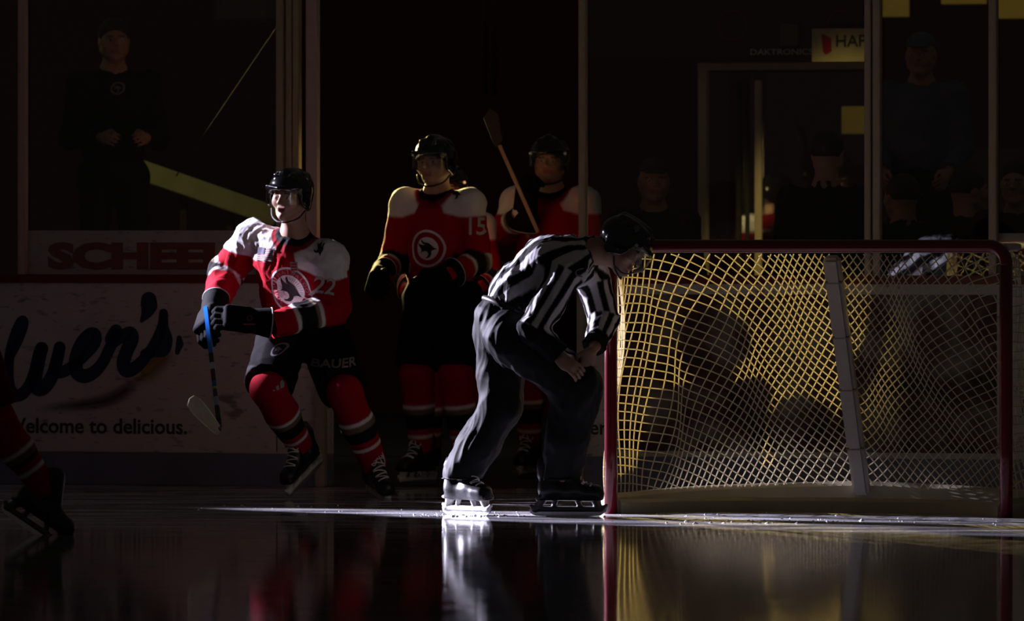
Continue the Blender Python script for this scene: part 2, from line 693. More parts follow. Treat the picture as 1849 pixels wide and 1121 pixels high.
def smudge_mat(name, color, alpha):
    """a blurred printed patch whose edge fades into the board"""
    m = bpy.data.materials.new(name)
    m.use_nodes = True
    nt = m.node_tree; N, L = nt.nodes, nt.links
    p = N['Principled BSDF']
    p.inputs['Base Color'].default_value = (*color, 1)
    p.inputs['Roughness'].default_value = .6
    a = N.new('ShaderNodeVertexColor'); a.layer_name = 'Col'
    ml = N.new('ShaderNodeMath'); ml.operation = 'MULTIPLY'; ml.inputs[1].default_value = alpha
    L.new(a.outputs['Color'], ml.inputs[0])
    L.new(ml.outputs[0], p.inputs['Alpha'])
    return m


def glass_mat():
    m = bpy.data.materials.new('rink_glass')
    m.use_nodes = True
    nt = m.node_tree; N, L = nt.nodes, nt.links
    N.remove(N['Principled BSDF'])
    t = N.new('ShaderNodeBsdfTransparent'); t.inputs[0].default_value = (.93, .94, .93, 1)
    g = N.new('ShaderNodeBsdfGlossy'); g.inputs['Roughness'].default_value = .012
    fr = N.new('ShaderNodeLayerWeight'); fr.inputs['Blend'].default_value = .5
    pw_ = N.new('ShaderNodeMath'); pw_.operation = 'POWER'; pw_.inputs[1].default_value = 5.0
    L.new(fr.outputs['Facing'], pw_.inputs[0])
    mr = N.new('ShaderNodeMath'); mr.operation = 'MULTIPLY_ADD'; mr.inputs[1].default_value = .95; mr.inputs[2].default_value = .045
    L.new(pw_.outputs[0], mr.inputs[0])
    ms = N.new('ShaderNodeMixShader')
    L.new(mr.outputs[0], ms.inputs[0]); L.new(t.outputs[0], ms.inputs[1]); L.new(g.outputs[0], ms.inputs[2])
    L.new(ms.outputs[0], N['Material Output'].inputs['Surface'])
    return m


M_GLASS = glass_mat()
M_VISOR = M_GLASS


def ice_mat():
    m = bpy.data.materials.new('ice')
    m.use_nodes = True
    nt = m.node_tree; N, L = nt.nodes, nt.links
    p = N['Principled BSDF']
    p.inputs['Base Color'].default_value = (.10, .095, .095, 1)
    p.inputs['IOR'].default_value = 1.31
    tc = N.new('ShaderNodeTexCoord')
    def noise(scale, sx=1, sy=1, det=4, rough=.5):
        mp = N.new('ShaderNodeMapping'); mp.inputs['Scale'].default_value = (sx, sy, 1)
        L.new(tc.outputs['Object'], mp.inputs['Vector'])
        n = N.new('ShaderNodeTexNoise'); n.inputs['Scale'].default_value = scale; n.inputs['Detail'].default_value = det
        n.inputs['Roughness'].default_value = rough
        L.new(mp.outputs['Vector'], n.inputs['Vector'])
        return n.outputs['Fac']
    def ramp(src, a, b, c=0., d=1.):
        r = N.new('ShaderNodeMapRange'); r.clamp = True
        for k, v in zip(('From Min', 'From Max', 'To Min', 'To Max'), (a, b, c, d)):
            r.inputs[k].default_value = v
        L.new(src, r.inputs['Value']); return r.outputs['Result']
    def mul(a, b):
        q = N.new('ShaderNodeMath'); q.operation = 'MULTIPLY'
        for i, v in enumerate((a, b)):
            if isinstance(v, float):
                q.inputs[i].default_value = v
            else:
                L.new(v, q.inputs[i])
        return q.outputs[0]
    # fine snow left by skates: more of it by the goal line than on the clean sheet in front
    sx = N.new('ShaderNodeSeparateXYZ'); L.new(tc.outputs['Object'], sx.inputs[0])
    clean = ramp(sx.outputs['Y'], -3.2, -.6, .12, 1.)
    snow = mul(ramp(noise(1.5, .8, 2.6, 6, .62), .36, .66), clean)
    grains = ramp(noise(60, 1, 1, 3), .3, .7, .35, 1.)
    tr_ = ramp(noise(1.0, .35, 15, 3, .55), .50, .66)
    tr2 = ramp(noise(1.0, 1.4, 34, 2, .5), .52, .64)
    mxx = N.new('ShaderNodeMath'); mxx.operation = 'MAXIMUM'
    L.new(mul(tr_, .9), mxx.inputs[0]); L.new(mul(tr2, .7), mxx.inputs[1])
    ad = N.new('ShaderNodeMath'); ad.operation = 'MULTIPLY_ADD'; ad.inputs[2].default_value = .48; ad.use_clamp = True
    L.new(mxx.outputs[0], ad.inputs[0]); ad.inputs[1].default_value = .95
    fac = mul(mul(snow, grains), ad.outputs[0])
    L.new(ramp(noise(3.0), .3, .7, .035, .075), p.inputs['Roughness'])
    b = N.new('ShaderNodeBump'); b.inputs['Strength'].default_value = .05; b.inputs['Distance'].default_value = .004
    L.new(noise(26, 1, 1, 3), b.inputs['Height'])
    L.new(b.outputs['Normal'], p.inputs['Normal'])
    d = N.new('ShaderNodeBsdfDiffuse'); d.inputs['Color'].default_value = (.72, .72, .75, 1)
    gl = N.new('ShaderNodeBsdfGlossy'); gl.inputs['Color'].default_value = (.9, .9, .93, 1); gl.inputs['Roughness'].default_value = .62
    sn = N.new('ShaderNodeMixShader'); sn.inputs[0].default_value = .55
    L.new(d.outputs[0], sn.inputs[1]); L.new(gl.outputs[0], sn.inputs[2])
    ms = N.new('ShaderNodeMixShader')
    L.new(fac, ms.inputs[0]); L.new(p.outputs[0], ms.inputs[1]); L.new(sn.outputs[0], ms.inputs[2])
    L.new(ms.outputs[0], N['Material Output'].inputs['Surface'])
    return m


M_ICE = ice_mat()

# ------------------------------------------------------------------ rink frame of reference
ANG = math.radians(16.5)
E1 = np.array([math.cos(ANG), -math.sin(ANG), 0])      # along the goal line / boards
E2 = np.array([math.sin(ANG), math.cos(ANG), 0])       # towards the boards
UP = np.array([0, 0, 1.])
RB = np.array([E1, E2, UP])
GO = np.array([(1103 - 924.5) * 37.5 / F, 0, 0])       # foot of the goal post by the referee
GAP = 3.45
BO = GO + GAP * E2                                      # board face, s = 0


def bpt(s, z, t=0.0):
    return BO + s * E1 + t * E2 + np.array([0, 0, z])


def on_board(px, py, t=0.0):
    """(s, z) where the sight line through a pixel meets the board plane (t behind the face)"""
    d = np.array([(px - 924.5) / F, 1., -(py - HOR) / F])
    o = np.array([0, CAMY, CAMH])
    k = ((BO + t * E2 - o) @ E2) / (d @ E2)
    q = o + k * d - BO
    return q @ E1, q[2]


def sb(px, t=0.0):
    return on_board(px, 500, t)[0]


def structure(o):
    o['kind'] = 'structure'
    return o


# ------------------------------------------------------------------ ice sheet, floor behind, back wall
mb = MB()
# ice: big slab up to the boards
c4 = [bpt(-30, 0, .02), bpt(30, 0, .02), bpt(30, 0, -62), bpt(-30, 0, -62)]
mb.add([*c4, *[p - np.array([0, 0, .2]) for p in c4]], [(3, 2, 1, 0), (4, 5, 6, 7), (0, 1, 5, 4), (1, 2, 6, 5), (2, 3, 7, 6), (3, 0, 4, 7)])
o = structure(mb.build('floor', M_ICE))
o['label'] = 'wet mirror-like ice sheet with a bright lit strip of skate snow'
mb = MB()
c4 = [bpt(-14, 0, .02), bpt(14, 0, .02), bpt(14, 0, 17.3), bpt(-14, 0, 17.3)]
mb.add([*c4, *[p - np.array([0, 0, .2]) for p in c4]], [(0, 1, 2, 3), (7, 6, 5, 4), (0, 4, 5, 1), (1, 5, 6, 2), (2, 6, 7, 3), (3, 7, 4, 0)])
o = structure(mb.build('floor_back', M_RUBBER))
mb = MB().box(bpt(0, 3.0, 17.2), (14, .1, 3.0), RB)
structure(mb.build('wall_back', M_WOODD))


# ------------------------------------------------------------------ boards
BH = 1.075
S_GL, S_GR = sb(592), sb(1046)      # the open gate


def board(name, s0, s1, label):
    root = thing(name, label, 'boards', bpt((s0 + s1) / 2, 0, .05))
    del root['category']
    root['kind'] = 'structure'
    L = (s1 - s0) / 2
    cs = (s0 + s1) / 2
    o = MB().box(bpt(cs, (BH - .02 + .17) / 2, .05), (L, .05, (BH - .02 - .17) / 2), RB, .004).build('board_panel', M_BOARD, root)
    MB().box(bpt(cs, .085, .048), (L + .001, .058, .085), RB, .004).build('kick_plate', M_KICK, root)
    MB().box(bpt(cs, BH, .055), (L + .002, .075, .022), RB, .008).build('dasher_cap', M_BOARD_RED, root, smooth=False)
    return root


BL = board('wall_left', -11.0, S_GL, 'white rink boards left of the open gate with navy script lettering')
BR = board('wall_right', S_GR, 10.0, 'white rink boards behind the goal and right of the gate')
# the gate post at the end of the left boards
MB().box(bpt(S_GL - .028, .53, .03), (.026, .085, .53), RB, .006).build('end_post', mat('end_post', (.36, .31, .27), rough=.5, noise=.2, nscale=12), BL)
MB().box(bpt(S_GR + .02, .53, .03), (.02, .085, .53), RB, .006).build('end_post', MATS['end_post'], BR)
# joints between the board panels
for s in (sb(500), ):
    MB().box(bpt(s, .62, -.0012), (.0025, .0015, .44), RB).build('panel_joint', M_INK, BL)

# sign bands behind the glass
def sign_band(parent, s0, s1, z0, z1, label):
    o = MB().box(bpt((s0 + s1) / 2, (z0 + z1) / 2, .085), ((s1 - s0) / 2, .006, (z1 - z0) / 2), RB, .002).build('sign_band', M_BOARD, parent)
    o['label'] = label
    return o


zt = on_board(200, 416, .08)[1]
sbn = sign_band(BL, sb(49, .08), sb(498, .08), BH, zt, 'white advertising band with dark red block capitals')
# SCHEELS lettering
t2 = text_mesh('SCHEELS', .2, .0125, 1.30)
V2 = t2[0]
s_a, z_a = on_board(86, 487, .08); s_b, z_b = on_board(86, 437, .08)
x0, x1 = V2[:, 0].min(), V2[:, 0].max(); y0, y1 = V2[:, 1].min(), V2[:, 1].max()
sS = sb(360, .08) - s_a
V2[:, 0] = (V2[:, 0] - x0) / (x1 - x0) * sS * 374.0 / 274.0 + s_a
V2[:, 1] = (V2[:, 1] - y0) / (y1 - y0) * (z_b - z_a) + z_a
flat_print('lettering', (V2, t2[1]), BO + E2 * .079, E1, UP, M_DKRED, sbn, .001)
sb2 = sign_band(BR, sb(1800, .08), sb(2250, .08), BH, on_board(1820, 421, .08)[1], 'white advertising band right of the last stanchion')
t2 = text_mesh('S', .2, .0125, 1.30)
V2 = t2[0].copy()
x0, x1 = V2[:, 0].min(), V2[:, 0].max(); y0, y1 = V2[:, 1].min(), V2[:, 1].max()
V2[:, 0] = (V2[:, 0] - x0) / (x1 - x0) * .15 + sb(1829, .08)
V2[:, 1] = (V2[:, 1] - y0) / (y1 - y0) * (z_b - z_a) + on_board(1829, 490, .08)[1]
flat_print('lettering', (V2, t2[1]), BO + E2 * .079, E1, UP, M_DKRED, sb2, .001)


# script lettering on the left boards (strokes traced as letters, flat print)
def cpx(x, y):   # crop coordinates of a close look at the boards -> board plane
    return on_board(x / 2.336, 360 + y / 2.336)


def script(strokes, m, name, parent):
    parts = []
    k = 1.18 / 2.336 / 352.0
    for pts, wd in strokes:
        P = [cpx(*p) for p in pts]
        parts.append(ribbon(P, [q * k for q in wd]))
    return flat_print(name, merge2(parts), BO, E1, UP, m, parent, .0015)


script([
    ([(-60, 800), (-20, 770), (30, 690), (80, 600), (106, 530), (100, 505), (80, 520), (52, 600), (38, 680), (36, 760), (50, 815), (85, 825), (120, 790), (145, 730), (165, 660), (176, 630)],
     [30, 30, 28, 28, 26, 26, 30, 36, 40, 44, 46, 46, 44, 44, 50, 52]),
    ([(176, 630), (158, 700), (148, 760), (160, 796), (190, 790), (222, 740), (242, 670), (252, 625)], [48, 54, 56, 56, 52, 50, 48, 46]),
    ([(252, 625), (240, 680), (240, 725), (270, 725), (310, 700), (360, 660), (402, 610), (404, 572), (380, 570), (345, 610), (322, 670), (324, 725), (355, 745), (395, 730), (432, 690), (462, 630), (490, 570)],
     [46, 44, 46, 44, 42, 34, 38, 44, 50, 54, 54, 54, 52, 48, 44, 44, 46]),
    ([(490, 555), (470, 590), (480, 600), (510, 580), (548, 565), (556, 590), (535, 640), (520, 690), (532, 722), (566, 712), (610, 670), (650, 610), (680, 540), (692, 490)],
     [50, 50, 44, 44, 52, 54, 52, 52, 50, 48, 42, 38, 34, 34]),
    ([(690, 480), (690, 540), (702, 590), (690, 632), (650, 640), (610, 650)], [34, 40, 48, 50, 44, 34]),
    ([(628, 424), (628, 450), (618, 480), (598, 512)], [60, 66, 44, 14]),
    ([(756, 585), (758, 610), (748, 645)], [20, 30, 18]),
], M_NAVY, 'script_lettering', BL)
t2 = text_mesh('Welcome to delicious.', .1, .0022, 1.0, align='RIGHT')
V2 = t2[0]
s1w, z1w = on_board(338, 783); s0w, _ = on_board(47, 783)
x0, x1 = V2[:, 0].min(), V2[:, 0].max()
xe = text_mesh('elcome to delicious.', .1, .0022, 1.0)[0][:, 0]
sc_ = (s1w - s0w) / (xe.max() - xe.min())
V2 = np.c_[(V2[:, 0] - x1) * sc_ + s1w, V2[:, 1] * sc_ * 1.0 + z1w]
flat_print('tag_line', (V2, t2[1]), BO, E1, UP, M_INK, BL, .0015)
# blurred printed food picture
def smudge(pts, wd, color, alpha, name):
    P = crom(np.c_[np.array([cpx(*p) for p in pts]), np.zeros(len(pts))], 6)[:, :2]
    k = 1 / 2.336 / 352.0
    wv = np.interp(np.linspace(0, 1, len(P)), np.linspace(0, 1, len(wd)), wd) * k / 2
    T = np.gradient(P, axis=0); T /= np.linalg.norm(T, axis=1)[:, None]
    Nn = np.c_[-T[:, 1], T[:, 0]]
    fr = np.array([-1, -.5, 0, .5, 1]); al = np.array([0, .6, 1, .6, 0])
    end = np.interp(np.linspace(0, 1, len(P)), [0, .3, .7, 1], [0, 1, 1, 0])
    V = np.vstack([P + Nn * wv[:, None] * f for f in fr]); m = len(P)
    cv = np.concatenate([end * a for a in al])
    Fc = [(j * m + i, j * m + i + 1, (j + 1) * m + i + 1, (j + 1) * m + i) for j in range(4) for i in range(m - 1)]
    VV = BO + V[:, :1] * E1 + V[:, 1:] * UP - E2 * .0008
    return mesh_obj(name, VV, Fc, smudge_mat(name, color, alpha), BL, col=np.repeat(cv[:, None], 3, 1))


smudge([(560, 760), (620, 720), (680, 670), (740, 640)], [110, 130, 120, 90], (.36, .21, .02), .75, 'yellow_smudge')
smudge([(150, 885), (300, 870), (440, 850), (540, 800), (590, 750)], [40, 60, 75, 75, 50], (.10, .04, .035), .75, 'brown_smudge')
# lettering on the right boards, mostly hidden
t2 = text_mesh('er', .105, .0022, 1.0)
sE, zE = on_board(1080, 784)
flat_print('lettering', (t2[0] + np.array([sE, zE]), t2[1]), BO, E1, UP, M_INK, BR, .0015)
t2 = text_mesh('B', .62, .004, .9, .25, 'LEFT')
sE, zE = on_board(1828, 752)
flat_print('lettering', (t2[0] + np.array([sE, zE]), t2[1]), BO, E1, UP, M_INK, BR, .0015)

# dark printed advert on the boards behind the goal
def advert_mat():
    m = bpy.data.materials.new('advert_print')
    m.use_nodes = True
    nt = m.node_tree; N, L = nt.nodes, nt.links
    p = N['Principled BSDF']; p.inputs['Roughness'].default_value = .55; p.inputs['Specular IOR Level'].default_value = .15
    tc = N.new('ShaderNodeTexCoord')
    n = N.new('ShaderNodeTexNoise'); n.inputs['Scale'].default_value = 4.5; n.inputs['Detail'].default_value = 4
    L.new(tc.outputs['Object'], n.inputs['Vector'])
    r = N.new('ShaderNodeValToRGB')
    e = r.color_ramp.elements
    e[0].position = .32; e[0].color = (.02, .03, .025, 1)
    e[1].position = .70; e[1].color = (.30, .27, .25, 1)
    q = e.new(.46); q.color = (.10, .05, .045, 1)
    q = e.new(.56); q.color = (.17, .15, .14, 1)
    L.new(n.outputs['Fac'], r.inputs[0]); L.new(r.outputs[0], p.inputs['Base Color'])
    return m


a0, a1 = sb(1118), sb(1800)
ad = MB().box(bpt((a0 + a1) / 2, .60, -.0004), ((a1 - a0) / 2, .0012, .40), RB).build('advert_print', advert_mat(), BR)
ad['label'] = 'dark mottled advert printed on the boards behind the net'

# ------------------------------------------------------------------ glass and stanchions
GT = .06
GH = 2.95


def stanchion(parent, px0, px1, m=M_ALU, z0=BH, t=.045, z1=GH):
    s0, s1 = sb(px0, t), sb(px1, t)
    o = MB().box(bpt((s0 + s1) / 2, (z0 + z1) / 2, t), ((s1 - s0) / 2, .03, (z1 - z0) / 2), RB, .004).build('stanchion', m, parent)
    return o


def pane(n, px0, px1, z0=BH, z1=GH):
    s0, s1 = (sb(px0, GT) if px0 is not None else -11), (sb(px1, GT) if px1 is not None else 10)
    root = MB().box(bpt((s0 + s1) / 2, (z0 + z1) / 2 + .01, GT), ((s1 - s0) / 2 - .002, .001, (z1 - z0) / 2 - .01), RB).build('window_%d' % n, M_GLASS, None, origin=bpt((s0 + s1) / 2, z0, GT))
    root['kind'] = 'structure'
    return root


p1 = pane(1, None, 40)
stanchion(p1, 35, 48)
p2 = pane(2, 44, 506)
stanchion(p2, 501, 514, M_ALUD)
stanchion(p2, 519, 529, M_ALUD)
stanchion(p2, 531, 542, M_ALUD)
stanchion(p2, 555, 575, M_ALU)
p3 = pane(3, 1056, 1570)
stanchion(p3, 1047, 1059, mat('stanchion_warm_lit', (.50, .40, .26), rough=.45, noise=.12, nscale=20))  # warm tint is yellow light painted into this stanchion
stanchion(p3, 1563, 1574, M_ALU)
p4 = pane(4, 1582, 1792)
stanchion(p4, 1578, 1591, M_ALU)
p5 = pane(5, 1796, None)
stanchion(p5, 1787, 1801, M_ALU)

# ------------------------------------------------------------------ goal
GW = 1.89
goal = thing('hockey_goal', 'red-posted hockey goal with white cord net on the ice', 'goal', GO)


def gp(s, t, z):
    return GO + s * E1 + t * E2 + np.array([0, 0, z])


PR = .0305
mb = MB().tube([gp(0, 0, .0), gp(0, 0, .3), gp(0, 0, .7), gp(0, 0, 1.17)], PR, 24)
mb.build('goal_post', M_REDMETAL, goal, smooth=True)
mb = MB().tube([gp(GW, 0, .0), gp(GW, 0, .3), gp(GW, 0, .7), gp(GW, 0, 1.17)], PR, 24)
mb.build('goal_post', M_REDMETAL, goal, smooth=True)
rc = .08
path = [gp(0, 0, 1.165)] + [gp(rc - rc * math.cos(a), 0, 1.25 - rc + rc * math.sin(a)) for a in np.linspace(0, math.pi / 2, 8)]
path += [gp(.4, 0, 1.25), gp(.945, 0, 1.25), gp(1.5, 0, 1.25)]
path += [gp(GW - rc + rc * math.sin(a), 0, 1.25 - rc + rc * math.cos(a)) for a in np.linspace(0, math.pi / 2, 8)] + [gp(GW, 0, 1.165)]
MB().tube(path, PR, 24).build('crossbar', M_REDMETAL, goal, smooth=True)
# back frames
top_c = crom([(0, 0), (-.02, .22), (.12, .46), (.45, .54), (.945, .56), (1.44, .54), (1.77, .46), (1.91, .22), (1.89, 0)], 14)if False else None
TOPK = [(0, .02), (-.01, .2), (.1, .42), (.42, .52), (.945, .54), (1.47, .52), (1.79, .42), (1.90, .2), (1.89, .02)]
BOTK = [(0, .02), (-.10, .30), (-.02, .66), (.30, .94), (.945, 1.10), (1.59, .94), (1.91, .66), (1.99, .30), (1.89, .02)]


def c2(K, n=24):
    return crom(np.c_[np.array(K), np.zeros(len(K))], n)[:, :2]


TC, BC = c2(TOPK), c2(BOTK)
MB().tube([gp(p[0], p[1], 1.247) for p in TC], .017, 12).build('top_frame', mat('frame_white', (.6, .56, .5), rough=.5, noise=.15, nscale=20), goal, smooth=True)
# padded base: a low skirt around the back
nb = len(BC)
V, Fc = [], []
for i, p in enumerate(BC):
    u = i / (nb - 1)
    hh = .085 + .045 * max(0, 1 - abs(u - .5) / .28)
    for (dt, z) in ((-.03, .0), (-.03, hh - .02), (-.012, hh), (.012, hh), (.03, hh - .02), (.03, .0)):
        a = BC[max(i - 1, 0)]; b = BC[min(i + 1, nb - 1)]
        tt = (b - a) / np.linalg.norm(b - a); nn = np.array([-tt[1], tt[0]])
        q = p + nn * dt
        V.append(gp(q[0], q[1], z))
Fc = [(i * 6 + k, i * 6 + (k + 1) % 6, (i + 1) * 6 + (k + 1) % 6, (i + 1) * 6 + k) for i in range(nb - 1) for k in range(6)]
Fc += [tuple(range(6)), tuple(range(nb * 6 - 1, nb * 6 - 7, -1))]
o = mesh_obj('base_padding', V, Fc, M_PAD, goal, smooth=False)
o['label'] = 'off-white padded skirt along the foot of the net'
# canvas kick strip across the middle of the base
V, Fc = [], []
MIDK = [(.03, .04), (.2, .30), (.5, .52), (.945, .60), (1.39, .52), (1.69, .30), (1.86, .04)]
MC = c2(MIDK, 10)
for i, p in enumerate(MC):
    for (dt, z) in ((-.02, 0), (-.02, .05), (0, .066), (.02, .05), (.02, 0)):
        a = MC[max(i - 1, 0)]; b = MC[min(i + 1, len(MC) - 1)]
        tt = (b - a) / np.linalg.norm(b - a); q = p + np.array([-tt[1], tt[0]]) * dt
        V.append(gp(q[0], q[1], z))
m5 = len(MC)
Fc = [(i * 5 + k, i * 5 + (k + 1) % 5, (i + 1) * 5 + (k + 1) % 5, (i + 1) * 5 + k) for i in range(m5 - 1) for k in range(5)]
Fc += [tuple(range(5)), tuple(range(m5 * 5 - 1, m5 * 5 - 6, -1))]
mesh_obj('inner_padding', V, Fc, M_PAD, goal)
# centre support with its laced pad
mb = MB()
a, b = gp(.93, .52, 1.20), gp(.945, 1.055, .07)
ax3 = nrm(b - a); rx = nrm(E1 - ax3 * (E1 @ ax3)); ry = np.cross(ax3, rx)
mb.box((a + b) / 2, (.040, .030, np.linalg.norm(b - a) / 2), np.array([rx, ry, ax3]), .014)
o = mb.build('centre_post', mat('centre_pad', (.40, .37, .34), rough=.7, noise=.2, nscale=16, bump=.1, bscale=40, transl=.04), goal)
for q in (.1, .33, .55, .8):
    c = a + (b - a) * q
    MB().box(c, (.0415, .0315, .004), np.array([rx, ry, ax3]), .001).build('lace_band', mat('lace_band', (.2, .18, .16), rough=.9), o)

# net: two families of cords over the draped surface
NS = 360
def resamp(C, n):
    d = np.r_[0, np.cumsum(np.linalg.norm(np.diff(C, axis=0), axis=1))]
    q = np.linspace(0, d[-1], n)
    return np.c_[np.interp(q, d, C[:, 0]), np.interp(q, d, C[:, 1])], d[-1]


TR, LT = resamp(TC, NS)
BRr, LB = resamp(BC, NS)
LEN = 2.95


def net_pt(s, z):
    """s: 0..LEN round the back, z: 0..1.2 height; returns world points (vectorised)"""
    s = np.clip(np.asarray(s, float), 0, LEN)
    u = s / LEN
    v = np.clip((1.215 - np.asarray(z, float)) / 1.15, 0, 1)
    i = u * (NS - 1)
    tx, ty = np.interp(i, range(NS), TR[:, 0]), np.interp(i, range(NS), TR[:, 1])
    bx, by = np.interp(i, range(NS), BRr[:, 0]), np.interp(i, range(NS), BRr[:, 1])
    vb = v ** 1.25
    x, y = tx + (bx - tx) * vb, ty + (by - ty) * vb
    env = np.sin(np.pi * np.clip(v, 0, 1)) ** .8
    # hanging folds; deeper towards the two lower corners
    f1 = .050 * np.sin(2 * np.pi * (3.1 * u + .35 * v) + .6) + .022 * np.sin(2 * np.pi * (8.2 * u - .9 * v) + 1.0)
    cor = np.exp(-((u - .20) / .05) ** 2) * v + np.exp(-((u - .80) / .055) ** 2) * v
    f = (f1 + .05 * cor * np.sin(2 * np.pi * 15 * u)) * env
    cx, cy = .945, .30
    dx, dy = x - cx, y - cy
    r = np.hypot(dx, dy) + 1e-9
    x, y = x - dx / r * f, y - dy / r * f
    wfac = np.clip(np.minimum(u, 1 - u) / .05, 0, 1)
    x = np.where(u < .05, x * wfac + (1 - wfac) * 0.0, np.where(u > .95, x * wfac + (1 - wfac) * GW, x))
    return GO + x[..., None] * E1 + y[..., None] * E2 + np.asarray(z, float)[..., None] * UP


CELL = .0425
sS_ = np.linspace(0, LEN, 240)
half = LEN / 2
q = np.abs(sS_ - half) / half            # 1 at the posts, 0 in the middle
bend = np.clip((1 - q - .20) / .62, 0, 1)
bend = bend * bend * (3 - 2 * bend)       # 0 at posts, 1 in the middle
slope = .95 * bend * np.sign(half - sS_) * 1.0
ctr = np.clip(np.abs(sS_ - half) / .06, 0, 1)
slope = slope * ctr
G = np.concatenate([[0], np.cumsum((slope[1:] + slope[:-1]) / 2 * np.diff(sS_))])
cB = .62 * bend * np.sign(half - sS_) * ctr
netmb = MB()
CR = .0030
zlo, zhi = .075, 1.212


def cord(pts):
    if len(pts) < 2:
        return
    netmb.tube(pts, CR, 5, False)


# family A: z = k*CELL*wide - G(s)
kmin, kmax = int((zlo) / CELL) - 1, int((zhi + G.max()) / CELL) + 2
for k in range(kmin, kmax):
    z = k * CELL * (1.0) - G + .004 * np.sin(sS_ * 9 + k)
    ok = (z > zlo) & (z < zhi)
    st = np.argwhere(np.diff(np.r_[0, ok.astype(int), 0]) == 1).ravel()
    en = np.argwhere(np.diff(np.r_[0, ok.astype(int), 0]) == -1).ravel()
    for a0, b0 in zip(st, en):
        if b0 - a0 > 1:
            cord(net_pt(sS_[a0:b0], z[a0:b0]))
# family B: s - c(s) (z - .65) = const, traced on the left half and mirrored
zz = np.linspace(zlo, zhi, 60)
ss = np.linspace(0, half, 400)
bq = np.clip((ss / half - .20) / .62, 0, 1)
cb = .58 * bq * bq * (3 - 2 * bq)
vals = [ss - cb * (zv - .65) for zv in zz]
for k in range(-12, int(half / CELL) + 14):
    c = (k + .5) * CELL * .92
    run = []
    for j in range(len(zz) + 1):
        ok = j < len(zz) and vals[j][0] < c < vals[j][-1]
        if ok:
            run.append((np.interp(c, vals[j], ss), zz[j]))
        else:
            if len(run) > 1:
                a_ = np.array(run)
                cord(net_pt(a_[:, 0], a_[:, 1]))
                cord(net_pt(LEN - a_[:, 0], a_[:, 1]))
            run = []
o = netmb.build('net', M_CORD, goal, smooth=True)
o['kind'] = 'stuff'
# top panel of the net, crossbar to top frame
netmb = MB()
for s in np.arange(.05, 1.86, CELL):
    j = np.argmin(np.abs(TC[:, 0] - s) + (TC[:, 1] < .1) * 5)
    tt = np.linspace(.02, max(TC[j, 1], .05), 8)
    cord(np.array([gp(s, t, 1.240 - .012 * math.sin(math.pi * t / .55)) for t in tt]))
for t in np.arange(.04, .52, CELL):
    lo_ = TC[TC[:, 1] >= t][:, 0]
    if len(lo_) > 1:
        sv = np.linspace(lo_.min(), lo_.max(), 30)
        cord(np.array([gp(s, t, 1.240 - .012 * math.sin(math.pi * t / .55)) for s in sv]))
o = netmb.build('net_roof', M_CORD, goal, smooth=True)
o['kind'] = 'stuff'

# ------------------------------------------------------------------ people
SKIN = np.array([.42, .24, .17])


def frame(fw, up):
    fw = nrm(fw)
    rt = nrm(np.cross(fw, up))          # the person's right
    u = np.cross(rt, fw)
    return np.array([rt, fw, u])        # rows


def add_head(v, c, R, fine=True):
    """face modelled in head coordinates: x right, y forward, z up"""
    P = lambda x, y, z: c + np.array([x, y, z]) @ R
    v.ell(P(0, -.012, .03), (.076, .097, .088), R, .02)
    v.cone(P(0, .028, -.005), P(0, .050, -.082), .063, .038, .03)
    v.cone(P(0, -.04, -.02), P(0, -.035, -.06), .06, .055, .03)
    if fine:
        for sx in (-1, 1):
            v.ell(P(sx * .040, .055, -.022), (.030, .026, .030), R, .02)
            v.cone(P(sx * .030, .042, -.075), P(sx * .058, -.005, -.05), .022, .024, .02)
        v.cone(P(-.036, .082, .024), P(.036, .082, .024), .011, k=.012)
        v.cone(P(0, .092, .012), P(0, .113, -.020), .0085, .0125, .010)
        for sx in (-1, 1):
            v.ell(P(sx * .013, .102, -.023), (.009, .011, .008), R, .006)
            v.ell(P(sx * .032, .098, .004), (.017, .013, .012), R, .010, 's')
            v.ell(P(sx * .032, .079, .003), (.0135, .0135, .0135), R, .002)
            v.cone(P(sx * .018, .090, .010), P(sx * .046, .080, .009), .0045, k=.004)
        v.cone(P(-.020, .088, -.050), P(.020, .088, -.050), .0065, k=.006)
        v.cone(P(-.016, .088, -.061), P(.016, .088, -.061), .0070, k=.006)
        v.cone(P(-.024, .097, -.0553), P(.024, .097, -.0553), .0022, k=.003, mode='s')
        v.ell(P(0, .078, -.090), (.022, .018, .016), R, .015)
    for sx in (-1, 1):
        v.ell(P(sx * .079, -.008, -.004), (.010, .020, .031), R, .008)


